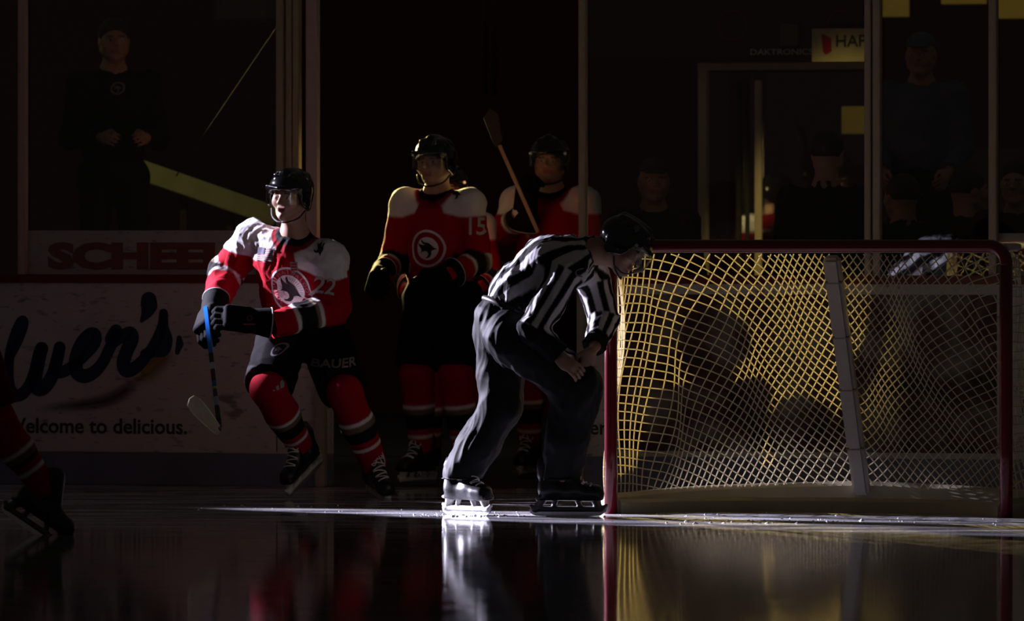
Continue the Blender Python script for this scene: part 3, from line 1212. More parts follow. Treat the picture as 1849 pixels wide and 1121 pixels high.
def hand_prims(v, c, d, n, side, sc=1.0, curl=1.0, fat=1.0, spread=.021):
    """palm, four fingers with two bends each and a thumb. c: middle of the palm, d: wrist to knuckles, n: back of the hand.
    side=+1 puts the thumb on d x n"""
    d = nrm(d); n = nrm(n - d * (n @ d)); s = np.cross(d, n) * side
    R = np.array([d, s, n])
    Q = lambda x, y, z: c + (x * d + y * s + z * n) * sc
    v.ell(c, np.array([.050, .043, .019 * fat ** .5]) * sc, R, .012)
    v.cone(Q(-.04, .0, 0), Q(.03, 0, .002), .026 * sc, .028 * sc, .01, (n, .62))
    ln = [.92, 1.0, .95, .76]
    for i in range(4):
        y = (1.5 - i) * spread
        L = ln[i]
        r = .0092 * fat * sc
        a = .45 * curl
        p0 = Q(.036, y * .95, .003)
        p1 = Q(.036 + .040 * L * math.cos(a), y * 1.05, .003 - .040 * L * math.sin(a))
        a2 = 1.35 * curl
        p2 = p1 + (math.cos(a2) * d - math.sin(a2) * n) * .028 * L * sc
        a3 = 2.15 * curl
        p3 = p2 + (math.cos(a3) * d - math.sin(a3) * n) * .021 * L * sc
        v.cone(p0, p1, r * 1.1, r, .004); v.cone(p1, p2, r, r * .92, .003); v.cone(p2, p3, r * .92, r * .82, .003)
    t0, t1, t2, t3 = Q(-.025, .030, -.006), Q(.006, .052, -.018), Q(.030, .050 - .012 * curl, -.026 - .008 * curl), Q(.048, .040 - .02 * curl, -.032 - .01 * curl)
    r = .0108 * fat * sc
    v.cone(t0, t1, r * 1.35, r * 1.1, .01); v.cone(t1, t2, r * 1.05, r, .003); v.cone(t2, t3, r, r * .85, .003)


def skin_colors(V, c, R, base=SKIN):
    q = (V - c) @ R.T
    C = np.tile(base, (len(V), 1))
    for sx in (-1, 1):
        e = np.linalg.norm((q - np.array([sx * .032, .0905, .003])) / np.array([.012, .012, .0062]), axis=1) < 1
        C[e] = (.55, .52, .5)
        e = np.linalg.norm((q - np.array([sx * .031, .093, .003])) / np.array([.0055, .01, .006]), axis=1) < 1
        C[e] = (.03, .02, .015)
        e = (np.abs(q[:, 0] - sx * .034) < .019) & (np.abs(q[:, 2] - .0235 - .05 * (.034 - abs(.034))) < .0045) & (q[:, 1] > .07)
        C[e] = (.07, .04, .025)
    e = (np.abs(q[:, 0]) < .023) & (np.abs(q[:, 2] + .0555) < .011) & (q[:, 1] > .082)
    C[e] = base * np.array([.85, .55, .55])
    return C


def person(J, name, label, h=.006, group=None, sleeves=True, hands='bare', fine=True, base=SKIN):
    """Empty with the body as one continuous mesh"""
    foot = (J['anL'] + J['anR']) / 2
    root = thing(name, label, 'person', (foot[0], foot[1], J.get('floor', 0.0)), group)
    v = Vox(h)
    R = frame(J['hf'], J['hu'])
    J['HR'] = R
    v.cone(J['pelvis'], J['spine'], .105, .10, .04, (J['lat'], 1.25))
    v.cone(J['spine'], J['chest'], .10, .115, .04, (J['lat'], 1.3))
    v.cone(J['chest'], J['neck'], .09, .06, .04, (J['lat'], 1.3))
    v.cone(J['neck'], J['head'] + np.array([0, -.02, -.05]) @ R, .060, .056, .03)
    add_head(v, J['head'], R, fine)
    for s in 'LR':
        v.cone(J['chest'], J['sh' + s], .07, .05, .04)
        v.cone(J['sh' + s], J['el' + s], .048, .040, .02)
        v.cone(J['el' + s], J['wr' + s], .040, .026, .02)
        hd = J.get('hd' + s)
        if hd is None:
            hd = J['wr' + s] - J['el' + s]
        hc = J.get('ha' + s)
        if hc is None:
            hc = J['wr' + s] + nrm(hd) * .06
        v.cone(J['wr' + s], hc - nrm(hd) * .03, .026, .024, .01)
        hn = J.get('hn' + s)
        if hn is None:
            hn = np.cross(hd, np.array([.3, .4, .2]))
        hand_prims(v, hc, hd, hn, J.get('hs' + s, 1 if s == 'L' else -1), .95 if hands == 'bare' else .62, J.get('curl', .8) if hands == 'bare' else 1.1)
        v.cone(J['pelvis'], J['hip' + s], .09, .085, .03)
        v.cone(J['hip' + s], J['kn' + s], .08, .052, .02)
        v.cone(J['kn' + s], J['an' + s], .052, .034, .02)
        f = J['f' + s]
        v.cone(J['an' + s], J['an' + s] + f * .09 - J['u' + s] * .075, .034, .022, .02)
    V, Fq = v.mesh()
    o = mesh_obj('body', V, Fq, M_SKIN, root, skin_colors(V, J['head'], R, base), True)
    return root


def jersey(J, root, colorf, h=.007, fat=1.0, seed=1, hem=.10, amp=.004, name='jersey', hemn=None, cuff=.0, pads=1.0, m=None, aw=1.0):
    v = Vox(h)
    ax = nrm(J['pelvis'] - J['spine'])
    low = J['pelvis'] + ax * hem
    v.cone(low + ax * .1, J['spine'], .150 * fat, .140 * fat, .04, (J['lat'], 1.28))
    v.cone(J['spine'], J['chest'], .140 * fat, .145 * fat, .05, (J['lat'], 1.32))
    nk = J['neck']
    v.cone(J['chest'], J['chest'] * .35 + nk * .65, .135 * fat, .085, .05, (J['lat'], 1.35))
    v.cone(J['chest'] * .5 + nk * .5, nk + nrm(nk - J['chest']) * .01, .08, .074, .03)
    v.cut(low, hemn if hemn is not None else ax)
    v.cut(nk + nrm(nk - J['chest']) * .018, nrm(nk - J['chest']) * .8 + nrm(J['hf']) * .25)
    for s in 'LR':
        sh, el, wr = J['sh' + s], J['el' + s], J['wr' + s]
        v.cone(J['chest'] * .6 + nk * .4, sh, .095 * pads, .088 * pads, .05)
        v.cone(sh, el, .086 * pads * aw, .072 * fat * aw, .03)
        e = wr - nrm(wr - el) * cuff
        v.cone(el, e, .070 * fat * aw, .060 * fat * aw, .02, cap=True)
        if J.get('elbow_pad'):
            v.ell(el, (.090, .090, .090), None, .03)
    V, Fq = v.mesh()
    # sleeve opening: flat end
    V = folds(V, Fq, amp, 26, seed, (1, 1, .55))
    V = folds(V, Fq, amp * .4, 62, seed + 9, (1, 1, .6))
    o = mesh_obj(name, V, Fq, m or M_CLOTH, root, aa(colorf, V, h), True)
    return bvh_of(o)


def helmet(J, root, h=.006, visor=True, m=None, number=None):
    R, c = J['HR'], J['head']
    P = lambda x, y, z: c + np.array([x, y, z]) @ R
    v = Vox(h)
    v.ell(P(0, -.012, .036), (.108, .134, .106), R, .01)
    v.cone(P(0, .05, .128), P(0, -.09, .118), .018, k=.03)
    for sx in (-1, 1):
        v.cone(P(sx * .045, .07, .112), P(sx * .05, -.08, .108), .012, k=.02)
    v.cut(P(0, .10, .036), np.array([0, .42, -1.]) @ R)
    for sx in (-1, 1):
        v.ell(P(sx * .088, -.030, -.008), (.010, .036, .058), R, .015)
        v.ell(P(sx * .088, .030, .012), (.009, .026, .042), R, .015)
        v.cone(P(sx * .088, -.02, -.055), P(sx * .086, .032, -.030), .008, k=.012)
        for yy in (.045, 0, -.045):
            v.cone(P(sx * .07, yy, .125), P(sx * .088, yy - .02, .085), .008, k=.006, mode='s')
    v.cone(P(-.085, .09, .055), P(0, .128, .050), .008, k=.01)
    v.cone(P(.085, .09, .055), P(0, .128, .050), .008, k=.01)
    V, Fq = v.mesh()
    o = mesh_obj('helmet', V, Fq, m or M_SHELL, root, None, True)
    bvh_of(o)
    mb = MB()
    for sx in (-1, 1):
        mb.tube(crom([P(sx * .094, .015, -.06), P(sx * .072, .045, -.098), P(sx * .03, .075, -.118), P(0, .082, -.121)], 5), .0045, 6)
    mb.build('chin_strap', mat('strap', (.02, .02, .02), rough=.7), o, smooth=True)
    for sx in (-1, 1):
        MB().box(P(sx * .093, .07, .043), (.008, .008, .008), R, .003).build('visor_screw', M_STEEL, o)
    if visor:
        V, Fc = [], []
        na, nz = 22, 6
        for lay in (0, .0022):
            for j in range(nz):
                z = .045 - j * .085 / (nz - 1)
                for i in range(na):
                    a = math.radians(-66 + 132 * i / (na - 1))
                    zz_ = z + (.02 * (abs(a) / 1.36) ** 2 if j == nz - 1 else 0)
                    V.append(P((.108 + lay) * math.sin(a), .012 + (.128 + lay) * math.cos(a), zz_))
        q = na * nz
        for j in range(nz - 1):
            for i in range(na - 1):
                a = j * na + i
                Fc += [(a, a + 1, a + na + 1, a + na), (q + a, q + a + na, q + a + na + 1, q + a + 1)]
        for i in range(na - 1):
            Fc += [(i, q + i, q + i + 1, i + 1), ((nz - 1) * na + i, (nz - 1) * na + i + 1, q + (nz - 1) * na + i + 1, q + (nz - 1) * na + i)]
        vo = mesh_obj('visor', V, Fc, M_VISOR, o, None, True)
        vo['label'] = 'clear plastic half visor'
    return o


def skate(an, f, u, root, holder, h=.0055, laces=True):
    """an: ankle; f, u: forward and up of the foot"""
    R = frame(f, u)
    rt, fw, upv = R
    P = lambda x, y, z: an + x * rt + y * fw + (z - .190) * upv
    v = Vox(h)
    v.cone(P(0, -.055, .123), P(0, .155, .107), .045, .038, .02)
    v.cone(P(0, .12, .110), P(0, .165, .108), .040, .036, .02, (upv, .9))
    v.cone(P(0, -.052, .125), P(0, -.05, .225), .046, .054, .03)
    v.cone(P(0, .070, .140), P(0, .000, .262), .036, .046, .03)
    v.cone(P(0, -.085, .195), P(0, -.090, .255), .020, .016, .02)
    v.box(P(0, .05, .087), (.034, .150, .012), np.array([rt, fw, upv]), .01, .012)
    V, Fq = v.mesh()
    bt = mesh_obj('skate', V, Fq, M_BOOT, root, None, True)
    bvh_of(bt)
    v = Vox(.004)
    RR = np.array([rt, fw, upv])
    v.cone(P(0, -.120, .033), P(0, .195, .033), .0125, k=.01)
    v.cone(P(0, .195, .033), P(0, .212, .050), .0125, .009, k=.01)
    v.cone(P(0, -.120, .033), P(0, -.135, .048), .0125, .009, k=.01)
    v.cone(P(0, -.112, .035), P(0, -.080, .086), .013, .024, .01)
    v.cone(P(0, -.035, .035), P(0, -.020, .086), .008, .016, .01)
    v.cone(P(0, .095, .035), P(0, .075, .086), .009, .016, .01)
    v.cone(P(0, .178, .035), P(0, .160, .086), .014, .026, .01)
    v.box(P(0, -.055, .084), (.029, .062, .007), RR, .006, .008)
    v.box(P(0, .120, .082), (.029, .070, .007), RR, .006, .008)
    V, Fq = v.mesh()
    mesh_obj('blade_holder', V, Fq, holder, bt, None, True)
    prof = [(-.145, .034), (-.14, .014), (-.115, .003), (-.06, 0), (.13, 0), (.185, .004), (.210, .020), (.218, .040), (.19, .028), (-.12, .028)]
    V = [P(-.002, y, z) for y, z in prof] + [P(.002, y, z) for y, z in prof]
    n = len(prof)
    Fc = [tuple(range(n - 1, -1, -1)), tuple(range(n, 2 * n))] + [(i, (i + 1) % n, n + (i + 1) % n, n + i) for i in range(n)]
    mesh_obj('skate_blade', V, Fc, M_STEEL, bt)
    if laces:
        bv, o0 = BVHS[bt.name], org(bt)

        def on(x, y, z, lift=.003):
            """point on the boot's front below (x, y, z), looking back and down"""
            d = -nrm(.70 * fw + .71 * upv)
            hit, nn, _, _ = bv.ray_cast(Vector(P(x, y, z) - d * .15 - o0), Vector(d), .4)
            return (np.array(hit) + o0 - d * lift) if hit is not None else P(x, y, z)
        mb = MB()
        nl = 9
        for i in range(nl):
            t = i / (nl - 1)
            y, z = .118 - .085 * t, .130 + .120 * t
            wv = .030 + .006 * t
            sk = .007 * (1 if i % 2 else -1)
            mb.tube([on(x * wv, y - .35 * sk * x, z + sk * x, .0045 if abs(x) < .9 else .001) for x in (-1, -.8, -.5, -.2, .2, .5, .8, 1)], .0036, 6)
        for sx in (-1, 1):
            mb.tube(crom([on(0, .040, .245, .006), on(sx * .026, .045, .250, .008), on(sx * .036, .058, .215, .008), on(sx * .022, .065, .195, .007), on(0, .045, .235, .008)], 5), .0032, 6)
        mb.build('laces', M_LACE, bt, smooth=True)
    return bt


def glove(J, s, root, m=None, fat=1.5):
    v = Vox(.005)
    wr, el = J['wr' + s], J['el' + s]
    hd, hn, hc = nrm(J['hd' + s]), J['hn' + s], J['ha' + s]
    n = nrm(hn - hd * (hn @ hd)); sd = np.cross(hd, n)
    R = np.array([hd, sd, n])
    sidev = J.get('hs' + s, 1 if s == 'L' else -1)
    v.cone(hc - hd * .175 - n * .0, hc - hd * .07, .078, .060, .02, (n, .82))
    v.cut(hc - hd * .185, -hd)
    v.box(hc + n * .010 - hd * .01, (.070, .063, .036), R, .02, .02)
    hand_prims(v, hc, hd, n, sidev, 1.25, J.get('curl' + s, 1.0), fat, .0245)
    for x in (-.045, -.005, .035):
        v.cone(hc + hd * x + n * .034 - sd * .04, hc + hd * x + n * .034 + sd * .04, .012, k=.006)
    V, Fq = v.mesh()
    o = mesh_obj('glove', V, Fq, m or M_GLOVE, root, None, True)
    bvh_of(o)
    # white piping round the cuff
    mb = MB()
    c = hc - hd * .178
    ring = [c + (math.cos(a) * sd + .82 * math.sin(a) * n) * .0775 for a in np.linspace(0, 2 * math.pi, 25)]
    mb.tube(ring, .0035, 6, False)
    mb.build('cuff_piping', M_PSILVER, o, smooth=True)
    return o


def leg_cloth(pts, radii, name, root, colorf, m, seed, h=.007, amp=.004, freq=26, flat_end=True, extra=None, stretch=(1, 1, 1)):
    v = Vox(h)
    for i in range(len(pts) - 1):
        v.cone(pts[i], pts[i + 1], radii[i], radii[i + 1], .03)
    if flat_end:
        d = nrm(pts[-1] - pts[-2])
        v.cut(pts[-1] + d * .012, d)
    if extra:
        extra(v)
    V, Fq = v.mesh()
    V = folds(V, Fq, amp, freq, seed, stretch)
    o = mesh_obj(name, V, Fq, m, root, aa(colorf, V, h), True)
    return bvh_of(o)


RED = np.array([.36, .004, .016])
WHT = np.array([.70, .69, .72])
BLK = np.array([.012, .011, .012])
SILV = np.array([.30, .22, .16])


def player_jersey_color(J, st):
    """red with a white yoke, black collar and white-black-white sleeve bands. st: arc lengths of the two bands per arm"""
    spn = nrm(J['neck'] - J['chest']); lat = nrm(J['lat'])
    def f(V):
        C = np.tile(RED, (len(V), 1))
        aL, dL, _ = along(V, [J['shL'], J['elL'], J['wrL']])
        aR, dR, _ = along(V, [J['shR'], J['elR'], J['wrR']])
        tt, dT, _ = along(V, [J['pelvis'], J['spine'], J['chest'], J['neck']])
        # yoke: above a plane through the upper chest, dropping to the front middle
        x = (V - J['chest']) @ lat
        v = (V - J['chest']) @ spn
        up = J['shR'] * .5 + J['shL'] * .5 - J['chest']
        fr = (V - J['chest']) @ nrm(J['hf'])
        dip = np.where(fr > 0, .13 * np.clip((.085 - np.abs(x)) / .085, 0, 1) - .028 * np.clip((np.abs(x) - .06) / .1, 0, 1), 0)
        yo = v > (up @ spn) - .030 + dip
        C[yo] = WHT
        # collar: dark band round the neck, darkest in front
        nd = np.linalg.norm((V - J['neck']) - ((V - J['neck']) @ spn)[:, None] * spn, axis=1)
        hn = (V - J['neck']) @ spn
        C[(nd < .118) & (hn > -.075)] = RED * .6
        C[(nd < .100) & (hn > -.085) & (fr > 0)] = BLK
        for (a, d, oth, k) in ((aL, dL, dR, 'L'), (aR, dR, dL, 'R')):
            on = (d < .115) & (a > .10) & (d < oth) & ((d < dT * .9) | (a > .30))
            b0, b1 = st[k]
            C[on & (a > b0) & (a < b1)] = BLK * 1.2
            C[on & (a > b0 - .018) & (a < b0 + .003)] = WHT
            C[on & (np.abs(a - b0 - .014) < .008)] = SILV * .7
            C[on & (a > b1 - .003) & (a < b1 + .018)] = WHT
        # hem bands
        hemz = (V - J['pelvis']) @ nrm(J['spine'] - J['pelvis'])
        body = (dT < dL) & (dT < dR) | (tt < .05)
        hb = st.get('hem', -.02)
        near = (dL > .1) & (dR > .1)
        C[near & (np.abs(hemz - hb) < .011)] = WHT * .8
        C[near & (np.abs(hemz - hb + .035) < .022)] = BLK
        C[near & (np.abs(hemz - hb + .07) < .011)] = WHT * .8
        return C
    return f


def sock_color(kn, an, t1=.42, t2=.82):
    def f(V):
        ba = an - kn
        t = ((V - kn) @ ba) / (ba @ ba)
        C = np.tile(RED * .95, (len(V), 1))
        C[(t > t1 + .02) & (t < t1 + .10)] = SILV * .55
        C[(t > t1 + .10) & (t < t2 - .10)] = BLK * 1.3
        C[(t > t1 - .02) & (t < t1 + .025)] = WHT
        C[(t > t2 - .02) & (t < t2 + .025)] = WHT
        return C
    return f


def flat_col(c):
    return lambda V: np.tile(np.asarray(c, float), (len(V), 1))


def pants_prims(J, rad, kneef=.92):
    def ex(v):
        v.cone(J['spine'] * .35 + J['pelvis'] * .65, J['pelvis'], .15, .165, .04, (J['lat'], 1.2))
        for s in 'LR':
            hp, kn = J['hip' + s], J['kn' + s]
            v.cone(J['pelvis'], hp, .14, .125, .04)
            e = hp + (kn - hp) * kneef
            v.cone(hp, e, rad[0], rad[1], .03, cap=True)
    return ex


def hockey_pants(J, root, seed, colorf=None, rad=(.128, .124)):
    v = Vox(.008)
    pants_prims(J, rad)(v)
    V, Fq = v.mesh()
    V = folds(V, Fq, .004, 22, seed)
    o = mesh_obj('hockey_pants', V, Fq, M_PANTS, root, aa(colorf or flat_col(BLK), V, .008), True)
    return bvh_of(o)


def hawk(scale=1.0):
    """the bird silhouette of the jersey's crest: wing, body, fork of the tail, head with beak"""
    pts = [(-.95, .62), (-.70, .42), (-.40, .34), (-.10, .36), (.16, .44), (.40, .34), (.62, .12), (.98, -.06), (.70, -.10), (.50, -.16),
           (.38, -.30), (.42, -.52), (.30, -.78), (.02, -.92), (-.20, -.90), (.02, -.74), (.10, -.55), (.02, -.34), (-.14, -.22),
           (-.42, -.26), (-.72, -.40), (-.58, -.18), (-.62, .02), (-.80, .26)]
    wing = [(-.55, .86), (-.25, .60), (.1, .55), (.34, .42), (.2, .30), (-.1, .30), (-.38, .44), (-.55, .64)]
    return merge2([poly_mesh(np.array(pts) * scale), poly_mesh(np.array(wing) * scale)])


def arc_text(body, r, a_mid, spread, size, flip=False, bold=.0):
    parts = []
    n = len(body)
    for i, ch in enumerate(body):
        if ch == ' ':
            continue
        a = a_mid + (-.5 + i / (n - 1)) * spread * (1 if flip else -1)
        V, Fc = text_mesh(ch, size, bold)
        V = V - np.array([0, size * .35])
        V = rot2(V, a + (math.pi / 2 if flip else -math.pi / 2), (r * math.cos(a), r * math.sin(a)))
        parts.append((V, Fc))
    return merge2(parts)


# ================================================================== player 22
y0 = 2.45
J22 = lambda px, py, dy: Wp(px, py, y0 + dy)
J = dict(
    pelvis=J22(543, 592, .08), spine=J22(537, 540, .03), chest=J22(528, 478, -.05), neck=J22(533, 424, -.10),
    head=J22(524, 356, -.15), hf=nrm((-.44, -.89, -.05)), hu=nrm((.02, -.10, 1)),
    shR=J22(458, 432, .04), elR=J22(408, 492, .14), wrR=J22(390, 548, -.08),
    shL=J22(594, 468, -.13), elL=J22(600, 556, -.20), wrL=J22(487, 589, -.36),
    hipR=J22(508, 618, .05), knR=J22(484, 702, -.24), anR=J22(541, 803, -.02),
    hipL=J22(590, 622, .06), knL=J22(622, 708, -.26), anL=J22(676, 838, -.10),
    lat=nrm((-.9, .35, .25)), elbow_pad=True)
J['fR'] = nrm(J22(511, 872, -.17) - J22(549, 832, -.02)); J['uR'] = nrm((-.30, -.50, .80))
J['fL'] = nrm((.34, -.90, -.20)); J['uL'] = nrm((-.12, -.10, .98))
J['haR'] = J22(375, 583, -.20); J['hdR'] = nrm(J22(368, 606, -.26) - J22(385, 556, -.12)); J['hnR'] = nrm((-.75, -.65, .05)); J['hsR'] = 1
J['haL'] = J22(424, 576, -.42); J['hdL'] = nrm(J22(396, 577, -.42) - J22(470, 585, -.38)); J['hnL'] = nrm((-.1, -.9, .42)); J['hsL'] = 1
J['curl'] = 1.0
pl = person(J, 'person', 'hockey player in red number 22 jersey striding with a stick by the gate', h=.005, hands='gloved')
armL = np.linalg.norm(J['elL'] - J['shL'])
armR = np.linalg.norm(J['elR'] - J['shR'])
jy = jersey(J, pl, player_jersey_color(J, {'L': (armL + .10, armL + .215), 'R': (armR - .035, armR + .065), 'hem': -9}), h=.0055, seed=4, hem=.105, amp=.0065, pads=1.0,
            hemn=nrm((.0, -.1, -1.0)), aw=1.2)
# crest on the chest
cN = nrm((-.34, -.93, .14))
cx = nrm(np.cross(np.array([0, 0, 1.]), -cN)); cx = nrm(cx if cx[0] > 0 else -cx)
cy = np.cross(-cN, cx); cy = cy if cy[2] > 0 else -cy
ca, sa = math.cos(-.50), math.sin(-.50)
cX, cY = cx * ca + cy * sa, -cx * sa + cy * ca
cc = J22(514, 520, -.22)
rC = .102
decal('crest_disc', ring_mesh(0.0, rC * .98, 36), cc, cX, cY, jy, M_PRED, jy, .002)
decal('crest_ring', ring_mesh(rC * .94, rC * 1.04, 48), cc, cX, cY, jy, M_PWHITE, jy, .003)
decal('crest_field', ring_mesh(0, rC * .68, 36), cc, cX, cY, jy, M_PWHITE, jy, .004)
for sx in (-1, 1):
    decal('crest_bar', (np.array([(-.17, -.035), (.17, -.05), (.17, .05), (-.17, .035)]) * rC + np.array([sx * .84 * rC, .02 * rC]), [(0, 1, 2, 3)]), cc, cX, cY, jy, M_PWHITE, jy, .0045)
decal('crest_hawk', hawk(rC * .62), cc, cX, cY, jy, M_PBLACK, jy, .0058, .008)
decal('crest_lettering', arc_text('WATERLOO', rC * .81, math.pi / 2, 2.1, rC * .26), cc, cX, cY, jy, mat('print_dull', (.42, .20, .24), rough=.8), jy, .0045, .01)
decal('crest_lettering', arc_text('BLACK HAWKS', rC * .81, -math.pi / 2, 2.5, rC * .25, True), cc, cX, cY, jy, MATS['print_dull'], jy, .0045, .01)
# captain's flag patch, league shield
fl = [(np.array([(-.052, -.032 + i * .0098), (.052, -.032 + i * .0098), (.052, -.0268 + i * .0098), (-.052, -.0268 + i * .0098)]), [(0, 1, 2, 3)]) for i in range(7)]
fc = J22(471, 456, -.18)
decal('flag_patch', (np.array([(-.054, -.034), (.054, -.034), (.054, .034), (-.054, .034)]), [(0, 1, 2, 3)]), fc, nrm(cx - cy * .12), cy, jy, mat('flag_red', (.22, .05, .06), rough=.8), jy, .003)
decal('flag_stripes', merge2(fl), fc, nrm(cx - cy * .12), cy, jy, mat('flag_white', (.30, .27, .30), rough=.8), jy, .0045)
decal('flag_canton', (np.array([(-.052, .0), (-.006, .0), (-.006, .032), (-.052, .032)]), [(0, 1, 2, 3)]), fc, nrm(cx - cy * .12), cy, jy, mat('flag_navy', (.05, .04, .08), rough=.8), jy, .006)
sc_ = J22(531, 484, -.2)
decal('league_shield', poly_mesh([(-.018, .03), (.018, .03), (.018, -.015), (0, -.034), (-.018, -.015)]), sc_, cx, cy, jy, mat('shield_grey', (.25, .23, .25), rough=.8), jy, .003)
decal('league_shield', merge2([(np.array([(-.014, q), (.014, q), (.014, q + .007), (-.014, q + .007)]), [(0, 1, 2, 3)]) for q in (-.012, .002, .016)]), sc_, cx, cy, jy, M_PRED, jy, .0045)
# number on the sleeve
nN = nrm((.25, -.95, .12))
nx = nrm((.95, .22, -.24)); 
ny = nrm(np.cross(nx, -nN)); ny = ny if ny[2] > 0 else -ny
nx = nrm(np.cross(ny, -np.cross(nx, ny))) if False else nx
tn = text_mesh('22', .118, .0018, .86)
tn[0][:, 1] -= .048
decal('sleeve_number', tn, J22(592, 511, -.3), nx, ny, jy, M_PSILVER, jy, .004, .008)
# small hawks on the shoulders
decal('shoulder_hawk', (rot2(hawk(.035)[0], -.9), hawk(.035)[1]), J22(578, 449, -.2), nrm((.9, -.1, -.42)), nrm((.35, -.3, .88)), jy, M_PBLACK, jy, .004, .01)
decal('shoulder_hawk', (rot2(hawk(.028)[0], .2), hawk(.028)[1]), J22(474, 391, -.1), nrm((.9, -.2, .3)), nrm((-.2, -.5, .85)), jy, M_PBLACK, jy, .004, .01)


def pants22(V):
    C = np.tile(BLK, (len(V), 1))
    # white piping on the outer seams and a grey gusset above the right knee
    hp, kn = J['hipR'], J['knR']
    t = ((V - hp) @ (kn - hp)) / ((kn - hp) @ (kn - hp))
    q = V - hp - t[:, None] * (kn - hp)
    C[(t > .45) & (q[:, 0] < -.050 + .35 * (t - .95)) & (q[:, 0] < -.01) & (t > .66)] = (.045, .045, .047)
    hp, kn = J['hipL'], J['knL']
    t = ((V - hp) @ (kn - hp)) / ((kn - hp) @ (kn - hp))
    q = V - hp - t[:, None] * (kn - hp)
    C[(q[:, 0] > .088) & (np.abs(q[:, 1] + .07) < .012)] = (.42, .40, .38)
    return C


hp = hockey_pants(J, pl, 8, pants22, (.126, .129))
tb = text_mesh('BAUER', .052, .0012, 1.35, .25)
decal('pants_lettering', tb, J22(609, 668, -.4), nrm((.97, .12, .08)), nrm((-.06, -.1, .99)), hp, mat('print_pale', (.24, .22, .22), rough=.8), hp, .004, .01)
decal('pants_crest', ring_mesh(.022, .028, 24), J22(466, 640, -.4), nrm((.9, -.4, 0)), nrm((0, -.1, 1)), hp, M_PGREY, hp, .004, .01)
decal('pants_crest', hawk(.018), J22(466, 640, -.4), nrm((.9, -.4, 0)), nrm((0, -.1, 1)), hp, M_PGREY, hp, .004, .01)
for s, t1, t2, sd in (('R', .46, .83, 3), ('L', .36, .72, 5)):
    kn, an = J['kn' + s], J['an' + s]
    kb = kn + (J['hip' + s] - kn) * .10
    o = leg_cloth([kb, kn, kn * .55 + an * .45, an + (an - kn) * .02], [.080, .087, .085, .064], 'sock', pl, sock_color(kn, an, t1, t2), M_CLOTH, sd, .0055, .0018, 24)
    tri = merge2([(np.array([(-.026 + i * .017, -.014), (-.014 + i * .017, -.014), (-.014 + i * .017 - .004 * (3 - i) + .004, -.004 + .012 * i), (-.024 + i * .017 - .004, -.008 + .012 * i)]), [(0, 1, 2, 3)]) for i in range(3)])
    lp = J22(489, 722, -.5) if s == 'R' else J22(646, 716, -.5)
    decal('sock_mark', tri, lp, nrm((.95, -.2, .1)), nrm((-.1, -.3, .95)), o, M_PGREY if s == 'L' else mat('print_mid', (.34, .32, .34), rough=.8), o, .003, .01)
    skate(an, J['f' + s], J['u' + s], pl, M_HOLDER, .005)
he = helmet(J, pl, .0045)
decal('helmet_number', text_mesh('22', .034, .0006, .85), J22(503, 318, -.2), nrm((.9, -.35, .0)), nrm((.1, .3, .95)), he, M_PSILVER, he, .002, .008)
decal('helmet_crest', ring_mesh(.016, .020, 24), J22(555, 312, -.2), nrm((.8, .5, -.3)), nrm((.2, .2, .95)), he, M_PGREY, he, .002, .008)
decal('helmet_crest', hawk(.014), J22(555, 312, -.2), nrm((.8, .5, -.3)), nrm((.2, .2, .95)), he, M_PGREY, he, .002, .008)
gR = glove(J, 'R', pl)
gL = glove(J, 'L', pl)
decal('glove_print', text_mesh('IIV', .055, .0012, 1.0), J22(372, 549, -.5), nrm((.92, -.3, .1)), nrm((.1, .1, 1)), gR, M_PRED, gR, .003, .01)
decal('glove_print', merge2([ring_mesh(.010, .014, 20), (np.array([(-.004, -.03), (.004, -.03), (.004, .03), (-.004, .03)]) + np.array([.03, 0]), [(0, 1, 2, 3)])]), J22(449, 575, -.6), nrm((0, 0, -1)), nrm((1, 0, 0)), gL, mat('glove_mark', (.12, .035, .03), rough=.7), gL, .003, .01)

# stick held in both gloves
A0 = J22(372, 556, -.27); A1 = J22(395, 760, -1.02)
stk = thing('hockey_stick', 'blue and black hockey stick held in both gloves of player 22', 'hockey stick', A0)
d = nrm(A1 - A0)
sx_ = nrm(np.cross(d, np.array([0, 1., .2]))); sy_ = np.cross(d, sx_)
Rst = np.array([sx_, sy_, d])
Lst = np.linalg.norm(A1 - A0)
cuts = [(0, .42, (.02, .20, .75)), (.42, .50, (.015, .015, .02)), (.50, .56, (.45, .45, .47)), (.56, .66, (.03, .03, .035)), (.66, .71, (.05, .10, .30)),
        (.71, .735, (.25, .55, .05)), (.735, .80, (.05, .05, .06)), (.80, .88, (.25, .32, .45)), (.88, 1.0, (.02, .02, .022))]
for k, (a, b, c) in enumerate(cuts):
    o = MB().box(A0 + d * Lst * (a + b) / 2, (.011, .015, Lst * (b - a) / 2), Rst, .003).build('shaft', mat('stick_%d' % k, c, rough=.28, coat=.3), stk)
B0, B1 = J22(396, 778, -1.04), J22(352, 722, -1.22)
bd = nrm(B1 - B0); bn = nrm(np.cross(bd, nrm(J22(400, 700, -1.0) - J22(360, 760, -1.1)))); bu = np.cross(bn, bd)
Lb = np.linalg.norm(B1 - B0)
pr = [(-.02, -.018), (.10, -.030), (.55, -.044), (.82, -.045), (.97, -.030), (1.0, 0), (.95, .026), (.80, .036), (.50, .032), (.12, .020), (-.02, .016)]
V = [B0 + bd * Lb * x + bu * y + bn * (.006 + .03 * x * x) for x, y in pr] + [B0 + bd * Lb * x + bu * y + bn * (-.003 + .03 * x * x) for x, y in pr]
n = len(pr)
Fc = [tuple(range(n)), tuple(range(2 * n - 1, n - 1, -1))] + [(i, n + i, n + (i + 1) % n, (i + 1) % n) for i in range(n)]
